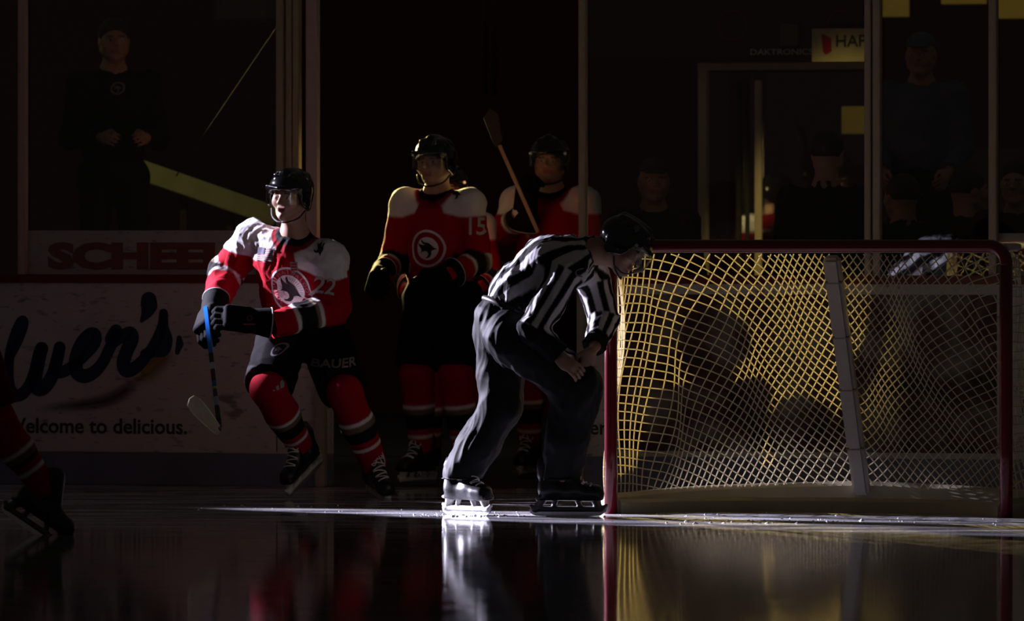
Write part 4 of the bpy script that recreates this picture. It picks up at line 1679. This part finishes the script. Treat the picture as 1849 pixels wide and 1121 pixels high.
o = mesh_obj('stick_blade', V, Fc, mat('blade_tape', (.30, .27, .20), rough=.8, noise=.2, nscale=60, bump=.2, bscale=200), stk)
rim = [B0 + bd * Lb * x + bu * y + bn * (.0015 + .03 * x * x) for x, y in pr + [pr[0]]]
MB().tube(rim, .0045, 6).build('blade_rim', mat('blade_rim', (.50, .44, .30), rough=.7), o, smooth=True)
MB().tube([A1 - d * .01, (A1 + B0) / 2, B0 + bd * .01], [.013, .014, .013], 8).build('hosel', MATS['stick_8'], stk, smooth=True)

# ================================================================== referee
yr = -.26
JR = lambda px, py, dy: Wp(px, py, yr + dy)
J = dict(
    pelvis=JR(920, 577, .02), spine=JR(943, 527, .02), chest=JR(995, 478, .0), neck=JR(1072, 452, .0),
    head=JR(1126, 447, -.02), hf=nrm((.78, -.30, -.62)), hu=nrm((.60, .02, .80)),
    shR=JR(1028, 487, -.17), elR=JR(962, 596, -.25), wrR=JR(1010, 640, -.22),
    shL=JR(1070, 505, .17), elL=JR(1090, 578, .16), wrL=JR(1074, 625, -.02),
    hipR=JR(925, 610, -.10), knR=JR(1042, 697, -.12), anR=JR(1012, 868, -.06),
    hipL=JR(903, 605, .10), knL=JR(906, 735, .06), anL=JR(834, 868, .10),
    lat=nrm((0, -1, .05)))
J['fR'] = nrm((1, -.04, 0)); J['uR'] = nrm((0, 0, 1))
J['fL'] = nrm((.62, -.75, 0)); J['uL'] = nrm((0, 0, 1))
J['haR'] = JR(1022, 655, -.24); J['hdR'] = nrm((.62, -.05, -.42)); J['hnR'] = nrm((.10, -.85, .5)); J['hsR'] = -1
J['haL'] = JR(1062, 648, -.16); J['hdL'] = nrm((-.28, -.25, -.8)); J['hnL'] = nrm((.55, -.6, .2)); J['hsL'] = 1
J['curl'] = .55
J['anR'][2] = J['anL'][2] = .190
rf = person(J, 'person', 'referee in black and white striped shirt bending forward by the goal post', h=.005)


def ref_color(J, wst=.038):
    lat = nrm(J['lat'])
    def f(V):
        C = np.tile(BLK, (len(V), 1))
        tt, dT, _ = along(V, [J['pelvis'], J['spine'], J['chest'], J['neck']])
        aL, dL, _ = along(V, [J['shL'], J['elL'], J['wrL']])
        aR, dR, _ = along(V, [J['shR'], J['elR'], J['wrR']])
        # body: stripes run along the spine
        ax = nrm(J['neck'] - J['spine'])
        q = V - J['spine']; q = q - (q @ ax)[:, None] * ax
        b = np.cross(ax, lat)
        ang = np.arctan2(q @ lat, q @ b)
        C[(np.floor(ang / .262 + .25).astype(int) % 2) == 0] = WHT
        for a, d, oth, s in ((aR, dR, dL, 'R'), (aL, dL, dR, 'L')):
            on = (d < oth) & ((d < dT * .75) | (a > .26)) & (a > .02)
            sh, el, wr = J['sh' + s], J['el' + s], J['wr' + s]
            ua = nrm(el - sh); lo_ = nrm(wr - el)
            L1 = np.linalg.norm(el - sh)
            axv = np.where((a < L1)[:, None], ua, lo_)
            cen = np.where((a < L1)[:, None], sh, el)
            q = V - cen; q = q - np.sum(q * axv, 1)[:, None] * axv
            y = np.array([0, -1, 0.])
            xx = np.cross(axv, y)
            ang = np.arctan2(np.sum(q * xx, 1), q @ y)
            C[on] = BLK
            st = (np.floor(ang / .42 + .35).astype(int) % 2) == 0
            C[on & st] = WHT
            C[on & (a > L1 + np.linalg.norm(wr - el) * .72)] = BLK
        nd = (V - J['neck']) @ nrm(J['neck'] - J['chest'])
        C[(nd > -.025) & (dT < dL) & (dT < dR)] = BLK
        C[tt < .02] = BLK
        return C
    return f


js = jersey(J, rf, ref_color(J), h=.0055, fat=.98, seed=11, hem=-.005, amp=.0065, name='striped_shirt', pads=.93, aw=1.04)
# loose black trousers
v = Vox(.0065)
v.cone(J['pelvis'] + (J['spine'] - J['pelvis']) * .25, J['pelvis'], .13, .155, .04, (J['lat'], 1.15))
for s, r in (('R', (.125, .118, .108, .096)), ('L', (.125, .106, .098, .092))):
    hp_, kn, an = J['hip' + s], J['kn' + s], J['an' + s]
    v.cone(J['pelvis'], hp_, .135, .125, .05)
    v.cone(hp_, kn, r[0], r[1], .04)
    v.cone(kn, kn * .4 + an * .6, r[1], r[2], .03)
    v.cone(kn * .4 + an * .6, an + (an - kn) * .015, r[2], r[3], .02)
for s in 'RL':
    pass
V, Fq = v.mesh()
# trim the cuffs flat
zc = .172
V[:, 2] = np.where(V[:, 2] < zc, zc - .004, V[:, 2])
V = folds(V, Fq, .0075, 17, 21, (1, 1, .6))
V = folds(V, Fq, .003, 45, 22, (1, 1, .5))
tr = mesh_obj('trousers', V, Fq, M_TROUSER, rf, np.tile(np.array([.022, .0215, .023]), (len(V), 1)), True)
bvh_of(tr)
# belt
ax = nrm(J['spine'] - J['pelvis'])
c = J['pelvis'] + (J['spine'] - J['pelvis']) * .3
b = np.cross(ax, nrm(J['lat']))
ring = [c + (1.16 * math.cos(a) * nrm(J['lat']) + math.sin(a) * b) * .148 for a in np.linspace(0, 2 * math.pi, 33)]
MB().tube(ring, .014, 8, False).build('belt', mat('belt_leather', (.03, .026, .024), rough=.45), rf, smooth=True)
for s in 'RL':
    skate(J['an' + s], J['f' + s], J['u' + s], rf, M_HOLDER if s == 'L' else M_HOLDERB, .005)  # front skate's holder is darker: its shade is put into the colour
he = helmet(J, rf, .0045)
decal('helmet_badge', ring_mesh(0, .014, 20), JR(1150, 412, -.1), nrm((1, 0, -.4)), nrm((.4, 0, 1)), he, M_PGREY, he, .002, .008)
decal('shirt_crest', merge2([ring_mesh(.018, .023, 20), ring_mesh(0, .008, 10)]), JR(1086, 492, -.1), nrm((.8, -.5, -.3)), nrm((.3, -.2, .9)), js, M_PGREY, js, .004, .01)
# whistle on his chest
MB().tube(crom([JR(1108, 478, -.16), JR(1126, 494, -.2), JR(1146, 492, -.2)], 6), .004, 6).build('lanyard', M_PGREY, rf, smooth=True)
MB().tube([JR(1143, 492, -.2), JR(1162, 484, -.2)], [.010, .013], 10).build('whistle', mat('whistle', (.30, .28, .26), rough=.3), rf, smooth=True)


# ================================================================== other players and people, simpler poses
def stand(x, y, fw, H=1.78, z0=0.0, lift=.06, lean=0.0, armout=.22, bend=.25):
    """an upright pose facing fw"""
    fw = nrm((*fw, 0)); rt = np.cross(fw, UP)
    b = np.array([x, y, z0 + lift])
    P = lambda r, f, z: b + rt * r * H / 1.78 + fw * f + UP * z * H
    J = dict(pelvis=P(0, -.02, .53), spine=P(0, lean * .4, .62), chest=P(0, lean * .7, .725), neck=P(0, lean, .835), head=P(0, lean + .03, .925),
             hf=fw, hu=UP.copy(), lat=rt, floor=z0)
    for s, q in (('R', 1), ('L', -1)):
        J['sh' + s] = P(.185 * q, lean * .9, .80)
        J['el' + s] = P((.185 + armout * .35) * q, lean * .9 - .02 + bend * .1, .63)
        J['wr' + s] = P((.185 + armout * .3 - bend * .12) * q, lean * .9 + .05 + bend * .55, .52 + bend * .12)
        J['hip' + s] = P(.09 * q, -.02, .51)
        J['kn' + s] = P(.115 * q, .06, .29)
        J['an' + s] = P(.125 * q, -.01, .06)
        J['f' + s] = nrm(fw + rt * .15 * q); J['u' + s] = UP.copy()
        J['hd' + s] = nrm(J['wr' + s] - J['el' + s]); J['hn' + s] = nrm(rt * q + fw * .2 + UP * .4)
        J['ha' + s] = J['wr' + s] + J['hd' + s] * .075
    return J


def team_mate(J, label, number=None, mask=None, hs=.0075):
    p = person(J, 'person', label, h=hs, hands='gloved')
    jc = player_jersey_color(J, {'L': (.30, .40), 'R': (.30, .40), 'hem': .0})
    jy = jersey(J, p, jc, h=hs + .001, seed=31, hem=.10, amp=.004)
    hockey_pants(J, p, 33)
    for s in 'RL':
        kn, an = J['kn' + s], J['an' + s]
        leg_cloth([kn + (J['hip' + s] - kn) * .1, kn, kn * .55 + an * .45, an], [.08, .09, .078, .06], 'sock', p, sock_color(kn, an), M_CLOTH, 35, hs, .0015, 24)
        J['an' + s] = J['an' + s] + np.array([0, 0, .0])
        skate(an + UP * .0, J['f' + s], J['u' + s], p, M_HOLDER, .006, laces=True)
        glove(J, s, p)
    he = helmet(J, p, .006)
    return p, jy, he


# number 15 in the gate
J = stand(Wp(797, 500, 4.28)[0], 4.28, (-.45, -1), 1.72, 0, .085, .05, .2, .5)
for s in 'RL':
    J['an' + s][2] = .190
p, jy, he = team_mate(J, 'hockey player in number 15 jersey waiting in the dark open gate')
tn = text_mesh('15', .125, .002, .85)
decal('sleeve_number', tn, J['shL'] * .62 + J['elL'] * .38 + np.array([.0, -.15, -.045]), nrm((.9, -.2, 0)), UP, jy, M_PSILVER, jy, .004, .012)
decal('helmet_number', text_mesh('15', .03, .0006, .9, .15), J['head'] + np.array([-.03, -.2, .095]), nrm((1, -.25, 0)), UP, he, M_PSILVER, he, .003, .01)
decal('shoulder_hawk', hawk(.03), J['shL'] * .6 + J['neck'] * .4 + np.array([0, -.2, .03]), nrm((1, 0, -.2)), UP, jy, M_PBLACK, jy, .004, .01)
fw = nrm(J['hf']); cc = J['chest'] + fw * .2 - UP * .10
cxx = nrm(np.cross(fw, UP)) * -1
decal('crest_ring', ring_mesh(.085, .098, 32), cc, cxx, UP, jy, M_PWHITE, jy, .004)
decal('crest_field', ring_mesh(0, .06, 32), cc, cxx, UP, jy, M_PWHITE, jy, .004)
decal('crest_hawk', hawk(.055), cc, cxx, UP, jy, M_PBLACK, jy, .006, .01)


def simple_stick(a, b, toe, label, tone=(.30, .26, .2)):
    r = thing('hockey_stick', label, 'hockey stick', a)
    d = nrm(b - a); sx_ = nrm(np.cross(d, np.array([0, 1., .2]))); sy_ = np.cross(d, sx_)
    MB().box((a + b) / 2, (.010, .014, np.linalg.norm(b - a) / 2), np.array([sx_, sy_, d]), .003).build('shaft', mat('dull_shaft', tone, rough=.4, noise=.2), r)
    t = nrm(toe - b); up = nrm(np.cross(np.cross(t, -d), t))
    Lb = np.linalg.norm(toe - b)
    pr = [(-.03, -.02), (.1, -.030), (.8, -.045), (1.0, 0), (.8, .035), (.1, .02)]
    nn = np.cross(t, up)
    V = [b + t * Lb * x + up * y + nn * .004 for x, y in pr] + [b + t * Lb * x + up * y - nn * .004 for x, y in pr]
    n = len(pr)
    Fc = [tuple(range(n)), tuple(range(2 * n - 1, n - 1, -1))] + [(i, n + i, n + (i + 1) % n, (i + 1) % n) for i in range(n)]
    mesh_obj('stick_blade', V, Fc, mat('dull_tape', (.03, .03, .03), rough=.8), r)
    return r


# second player behind, stick raised
J = stand(Wp(996, 500, 5.5)[0], 5.5, (-.15, -1), 1.74, 0, .085, .04, .2, .6)
for s in 'RL':
    J['an' + s][2] = .190
J['wrR'] = Wp(950, 380, 5.25); J['elR'] = J['shR'] * .5 + J['wrR'] * .5 + np.array([-.10, .06, -.14])
J['hdR'] = nrm((.1, -.2, .9)); J['hnR'] = nrm((-.5, -.7, 0)); J['haR'] = J['wrR'] + J['hdR'] * .07
team_mate(J, 'hockey player in the dark gate holding his stick up by his shoulder')
simple_stick(Wp(972, 420, 5.08), Wp(902, 262, 5.12), Wp(884, 196, 5.14), 'raised stick leaning on a shoulder behind number 15')
# third player, added right behind number 15 to shade the lower net
J = stand(-.33, 5.1, (-.1, -1), 1.57, 0, .085, .04, .2, .5)
for s in 'RL':
    J['an' + s][2] = .190
team_mate(J, 'shorter hockey player added behind number 15 to shade the lower net')

# skater at the left edge: trailing leg in view
yl = -2.6
JL = lambda px, py, dy: Wp(px, py, yl + dy)
J = dict(pelvis=JL(-78, 590, 0), spine=JL(-95, 520, 0), chest=JL(-130, 450, 0), neck=JL(-160, 395, 0), head=JL(-185, 350, 0), hf=nrm((-1, -.1, -.1)), hu=nrm((-.1, 0, 1)),
         shR=JL(-120, 440, -.2), elR=JL(-165, 545, -.22), wrR=JL(-230, 590, -.2), shL=JL(-135, 440, .2), elL=JL(-175, 545, .22), wrL=JL(-235, 590, .2),
         hipR=JL(-62, 610, -.08), knR=JL(-12, 752, -.1), anR=JL(84, 886, -.02), hipL=JL(-85, 615, .12), knL=JL(-185, 735, .1), anL=JL(-175, 905, .12), lat=nrm((.05, -1, 0)))
J['fR'] = nrm((.80, -.30, -.52)); J['uR'] = nrm((.45, -.1, .85)); J['fL'] = nrm((-1, 0, 0)); J['uL'] = UP.copy()
for s in 'RL':
    J['hd' + s] = nrm(J['wr' + s] - J['el' + s]); J['hn' + s] = nrm((0, -.6, .7)); J['ha' + s] = J['wr' + s] + J['hd' + s] * .075
J['anL'][2] = .192
p = person(J, 'person', 'skater cut by the left picture edge, one red-socked leg trailing behind', h=.0075, hands='gloved')
jersey(J, p, player_jersey_color(J, {'L': (.30, .40), 'R': (.30, .40), 'hem': -.02}), h=.0085, seed=41, hem=.10)
hockey_pants(J, p, 43, flat_col(RED * .30), (.125, .118))
for s in 'RL':
    kn, an = J['kn' + s], J['an' + s]
    leg_cloth([kn + (J['hip' + s] - kn) * .1, kn, kn * .55 + an * .45, an], [.080, .086, .074, .056], 'sock', p, sock_color(kn, an, .45, .70), M_CLOTH, 45, .007, .0015, 24)
    skate(an, J['f' + s], J['u' + s], p, M_HOLDERB, .006, laces=False)
    glove(J, s, p)
helmet(J, p, .0065)


# people behind the glass
def spectator(px, y, H, fw, label, top, leg=(.012, .012, .014), z0=0., hair=(.03, .02, .015), seed=50, bend=.3, lean=.0, cap=None):
    J = stand(Wp(px, 500, y)[0], y, fw, H, z0, .0, lean, .15, bend)
    for s in 'RL':
        J['an' + s][2] = z0 + .115
    p = person(J, 'person', label, h=.009)
    jersey(J, p, flat_col(top), h=.0095, fat=.92, seed=seed, hem=.08, amp=.006, name='jacket', pads=.85)
    v = Vox(.0095)
    v.cone(J['spine'] * .3 + J['pelvis'] * .7, J['pelvis'], .13, .14, .04, (J['lat'], 1.2))
    for s in 'RL':
        v.cone(J['pelvis'], J['hip' + s], .12, .11, .04)
        v.cone(J['hip' + s], J['kn' + s], .10, .08, .03)
        v.cone(J['kn' + s], J['an' + s] - UP * .0, .08, .07, .03)
    V, Fq = v.mesh()
    V[:, 2] = np.maximum(V[:, 2], z0 + .03)
    mesh_obj('trousers', V, Fq, M_TROUSER, p, np.tile(np.array(leg), (len(V), 1)), True)
    for s in 'RL':
        v = Vox(.008)
        a = J['an' + s]; f = J['f' + s]
        v.cone(np.array([a[0], a[1], z0 + .045]) - f * .05, np.array([a[0], a[1], z0 + .038]) + f * .15, .043, .036, .02)
        v.cut(np.array([0, 0, z0 + .001]), -UP)
        V, Fq = v.mesh()
        mesh_obj('shoe', V, Fq, M_BOOT, p, None, True)
    R, c = J['HR'], J['head']
    v = Vox(.007)
    P = lambda x, yy, z: c + np.array([x, yy, z]) @ R
    v.ell(P(0, -.02, .04), (.086, .103, .092), R)
    if cap:
        v.cut(P(0, .1, .045), np.array([0, -.1, -1.]) @ R)
        v.box(P(0, .12, .05), (.06, .05, .006), R, .005, .01)
    else:
        v.cut(P(0, .085, .055), np.array([0, .9, -.75]) @ R)
    V, Fq = v.mesh()
    mesh_obj('cap' if cap else 'hair', V, Fq, mat('cap_%d' % seed, cap, rough=.8) if cap else mat('dark_hair', (.02, .014, .01), rough=.6), p, None, True)
    return p, J


# a low standing platform behind the glass at the left and far right
mb = MB().box(bpt(-6.9, .35, 2.9), (2.9, .62, .35), RB, .01)
o = mb.build('standing_platform', mat('platform_wood', (.05, .04, .035), rough=.8, noise=.2), None, origin=bpt(-6.3, 0, 2.9))
V0 = None
tag(o, 'dark low platform under the onlookers behind the left glass', 'platform')
pf = Wp(1664, 500, 6.75)
mb = MB().box(np.array([pf[0], pf[1], .35]), (.6, .45, .35), RB, .01)
o = mb.build('standing_platform', MATS['platform_wood'], None, origin=np.array([pf[0], pf[1], 0]))
tag(o, 'dark low platform behind the glass at the far right', 'platform')

p, J = spectator(205, 6.6, 1.80, (.15, -1), 'onlooker in black jacket with round chest badge behind the left glass', (.016, .011, .011), z0=.70, seed=51, bend=.9)
jk = [c for c in p.children if c.name.startswith('jacket')][0]
bvh_of(jk)
for nm, m2, lf in (('chest_badge', ring_mesh(.026, .036, 24), .004), ('chest_badge', hawk(.024), .004)):
    decal(nm, m2, Wp(200, 160, 6.6) + np.array([0, -.25, 0]), E1, UP, jk, M_PGREY, jk, lf, .012)
spectator(1492, 4.35, 1.86, (.35, 1), 'tall onlooker in black coat turned away from the glass, left of the double stanchion', (.015, .011, .011), seed=53, bend=.5)
spectator(1664, 6.75, 1.72, (-.2, -1), 'onlooker in pale blue hooded top standing high behind the right glass', (.10, .13, .19), seed=54, z0=.70, cap=(.10, .13, .19))
spectator(1632, 5.1, 1.62, (-.6, 1), 'short onlooker in black turned away behind the glass, just right of the double stanchion', (.010, .009, .010), seed=55)
spectator(1742, 5.75, 1.66, (1, .4), 'onlooker in dark coat turned aside between the two right stanchions', (.012, .010, .010), seed=56)
spectator(1838, 4.9, 1.70, (-.3, -1), 'onlooker in dark purple jacket at the picture edge behind the last stanchion', (.03, .018, .022), seed=57, hair=(.02, .02, .02))
spectator(1180, 5.9, 1.72, (.05, -1), 'onlooker in dark grey hooded top behind the glass above the referee', (.035, .03, .032), seed=58, cap=(.05, .045, .045))
spectator(1455, 5.9, 1.50, (-.1, -1), 'short onlooker in green top behind the middle of the goal', (.03, .10, .01), seed=59)

# ------------------------------------------------------------------ things behind the glass
# doorway of the booth: pale frame with a sliding window inside
t_ = 4.6


def bp2(px, py, t):
    s, z = on_board(px, py, t)
    return bpt(s, z, t)


def bar_px(x0, y0_, x1, y1_, t, depth=.05, bev=.004):
    a = bp2(x0, y1_, t); b_ = bp2(x1, y0_, t)
    s0 = (a - BO) @ E1; s1 = (b_ - BO) @ E1
    return bpt((s0 + s1) / 2, (a[2] + b_[2]) / 2, t), ((s1 - s0) / 2, depth / 2, (b_[2] - a[2]) / 2)


dr = thing('window_6', 'pale framed booth window', 'window', bp2(1400, 875, t_))
del dr['category']; dr['kind'] = 'structure'
MF = mat('booth_frame', (.75, .64, .50), rough=.6, noise=.15, nscale=10)
for nm, x0, yy0, x1, yy1, mm in (('frame_post', 1262, 113, 1279, 860, MF), ('frame_head', 1262, 112, 1588, 127, MF), ('frame_post', 1570, 127, 1588, 860, MF),
                                 ('sash_stile', 1364, 145, 1375, 860, MF), ('sash_stile', 1330, 145, 1338, 860, mat('booth_dark', (.05, .045, .04), rough=.6)),
                                 ('sash_stile', 1347, 150, 1352, 860, MATS['booth_dark']), ('frame_sill', 1279, 640, 1570, 860, MATS['booth_dark'])):
    c, hf = bar_px(x0, yy0, x1, yy1, t_)
    if nm != 'frame_sill':
        hf = (hf[0], hf[1] + .012 * (nm == 'frame_head'), hf[2])
    MB().box(c, hf, RB, .004).build(nm, mm, dr)
c, hf = bar_px(1281, 130, 1568, 638, t_, .004)
MB().box(c, hf, RB).build('pane', M_GLASS, dr)

# scoreboard above it
sc0 = thing('scoreboard', 'dark scoreboard panel above the pale booth frame', 'scoreboard', bp2(1400, 108, t_ - .05))
c, hf = bar_px(1075, -140, 1574, 108, t_, .14)
MB().box(c - E2 * .1, hf, RB, .01).build('cabinet', M_BLACKP, sc0)
fc_ = c - E2 * (.1 + .071)
tn = text_mesh('DAKTRONICS', .046, .0006, 1.28, 0, 'LEFT')
q = bp2(1354, 99, t_ - .171)
flat_print('maker_lettering', tn, q, E1, UP, mat('maker_grey', (.75, .72, .68), rough=.6), sc0, .002)
for px in (1322, 1520):
    q = bp2(px, 45, t_ - .171)
    flat_print('lamp_ring', ring_mesh(.075, .09, 32), q, E1, UP, mat('ring_red', (.14, .03, .025), rough=.6), sc0, .002)
c, hf = bar_px(1424, 44, 1458, 84, t_, .03)
MB().box(c - E2 * .19, hf, RB, .006).build('lamp_box', mat('lamp_box', (.13, .12, .07), rough=.6), sc0)

# yellow-lit banner
tb_ = 4.3
bn_ = thing('banner', 'small yellow-lit banner with a red mark beside the double stanchion', 'banner', bp2(1515, 112, tb_))
c, hf = bar_px(1466, 51, 1578, 112, tb_, .01)
bnr = MB().box(c, hf, RB, .002).build('cloth', mat('banner_cloth', (.62, .55, .34), rough=.8, noise=.2, nscale=14), bn_)
q = bp2(1492, 78, tb_ - .006)
k = 46.0 / F
flat_print('red_mark', poly_mesh(np.array([(-9, 16), (-3, 15), (9, 9), (10, -14), (-1, -20), (-6, -14)]) * k), q, E1, UP, mat('banner_red', (.45, .01, .01), rough=.8), bn_, .002)
tn = text_mesh('HAPPY', 30 * k, .001, 1.0, 0, 'LEFT')
q = bp2(1508, 84, tb_ - .006)
flat_print('lettering', tn, q, E1, UP, mat('banner_ink', (.05, .05, .03), rough=.8), bn_, .002)
MB().tube([bp2(1470, 51, tb_), bp2(1470, -200, tb_)], .003, 6).build('hanging_cord', M_INK, bn_)
MB().tube([bp2(1572, 51, tb_), bp2(1572, -200, tb_)], .003, 6).build('hanging_cord', M_INK, bn_)

# yellow wall panels along the top right
t7 = 8.2
for (x0, yy0, x1, yy1, lab) in ((1594, -150, 1642, 31, 'yellow wall panel right of the double stanchion, cut by the top edge'),
                                (1700, -150, 1782, 8, 'yellow wall panel touching the top edge left of the last stanchion'),
                                (1803, -150, 1990, 34, 'yellow wall panel at the top right corner'),
                                (1520, 192, 1568, 242, 'small yellow wall panel behind the tall onlooker'),
                                (1606, 170, 1634, 286, 'narrow yellow and red hanging pennant right of the double stanchion')):
    c, hf = bar_px(x0, yy0, x1, yy1, t7, .02)
    o = MB().box(c, hf, RB, .004).build('hanging_pennant' if 'pennant' in lab else 'wall_panel', mat('yellow_panel', (.45, .36, .12), rough=.7, noise=.25, nscale=6), None, origin=c - UP * hf[2])
    tag(o, lab, 'pennant' if 'pennant' in lab else 'panel')
    if 'pennant' in lab:
        MB().box(c + E1 * .012 - E2 * .012, (hf[0] * .5, .003, hf[2] * .45), RB).build('red_field', mat('pennant_red', (.2, .02, .015), rough=.8), o)
# made-up beam on the left, painted yellow-green for a reflected streak
a, b_ = Wp(236, 300, 8.0), Wp(500, 392, 8.0)
d = nrm(b_ - a)
Rr = np.array([d, E2 - d * (E2 @ d), np.cross(d, E2)]); Rr[1] = nrm(Rr[1]); Rr[2] = nrm(np.cross(Rr[0], Rr[1]))
o = MB().box((a + b_) / 2, (np.linalg.norm(b_ - a) / 2, .03, .055), Rr, .006).build('streak_beam', mat('streak_paint', (.50, .50, .30), rough=.7, noise=.35, nscale=7), None, origin=(a + b_) / 2 - UP * .2)
tag(o, 'sloping yellow-green beam standing in for a reflected streak behind the left glass', 'streak beam')
for q in (.04, .36, .68, .97):
    c = a + (b_ - a) * q
    MB().box(np.array([c[0], c[1] + .12, (c[2] - .02) / 2]), (.02, .02, (c[2] - .02) / 2), RB, .003).build('streak_beam_leg', M_BLACKP, o)
# pale column top left
c, hf = bar_px(398, -220, 500, 42, 6.4, .3)
o = MB().box(c, hf, RB, .02).build('roof_beam', mat('beam_grey', (.20, .17, .15), rough=.8, noise=.25, nscale=4), None, origin=c)
o['kind'] = 'structure'
# slender diagonal brace
o = MB().tube([Wp(505, 42, 7.0), Wp(330, 300, 7.0), Wp(318, 318, 7.0)], .0035, 8).build('hanging_cable', mat('cable', (.05, .015, .012), rough=.9), None, origin=Wp(505, 42, 7.0))
tag(o, 'thin diagonal cable behind the left glass', 'cable')
# pipes on the dark wall behind the gate
pw = 8.9
for px, m_ in ((876, .02), (893, .015)):
    o = MB().tube([bp2(px, -150, pw), bp2(px, 172, pw)], .018, 10).build('wall_pipe', mat('pipe_brown', (.10, .06, .045), rough=.5), None, smooth=True, origin=bp2(px, 172, pw))
    tag(o, ('left' if px < 880 else 'right') + ' one of two thin brown pipes high on the dark wall above the gate', 'pipe')
# tan half wall at the far right
c, hf = bar_px(1600, 268, 1990, 640, 5.4, .1)
hz = (c[2] + hf[2]) / 2
o = MB().box(np.array([c[0], c[1], hz]), (hf[0], .05, hz), RB, .01).build('half_wall', M_TAN, None, origin=np.array([c[0], c[1], 0]))
tag(o, 'tan half wall behind the onlookers at the far right', 'wall')

# snow scraped up on the ice
rs = random.Random(5)
mb = MB()
def chip(x, y, r):
    a0 = rs.random() * 6.28
    n = 6
    V = [(x + r * math.cos(a0 + 6.28 * i / n) * (.7 + .5 * rs.random()), y + r * math.sin(a0 + 6.28 * i / n) * (.7 + .5 * rs.random()), -.0005) for i in range(n)]
    V += [(x + rs.uniform(-.2, .2) * r, y, r * rs.uniform(.5, .9))]
    mb.add(V, [(i, (i + 1) % n, n) for i in range(n)])
for _ in range(90):
    x = rs.uniform(-1.5, 2.4)
    yc = -.05 - (x - .2) * .52
    chip(x, yc + rs.gauss(0, .35), rs.choice([.004, .006, .006, .009]))
for _ in range(60):
    chip(-.24 + rs.gauss(0, .12), -.22 + rs.gauss(0, .12), rs.choice([.004, .007, .01]))
for _ in range(30):
    chip(rs.uniform(.75, 1.6), rs.uniform(-1.3, -.9), rs.choice([.008, .012, .014]))
o = mb.build('snow', mat('snow', (.75, .75, .78), rough=.9), None)
o['kind'] = 'stuff'
tag(o, 'loose crumbs of skate snow scattered along the lit strip of ice', 'snow')
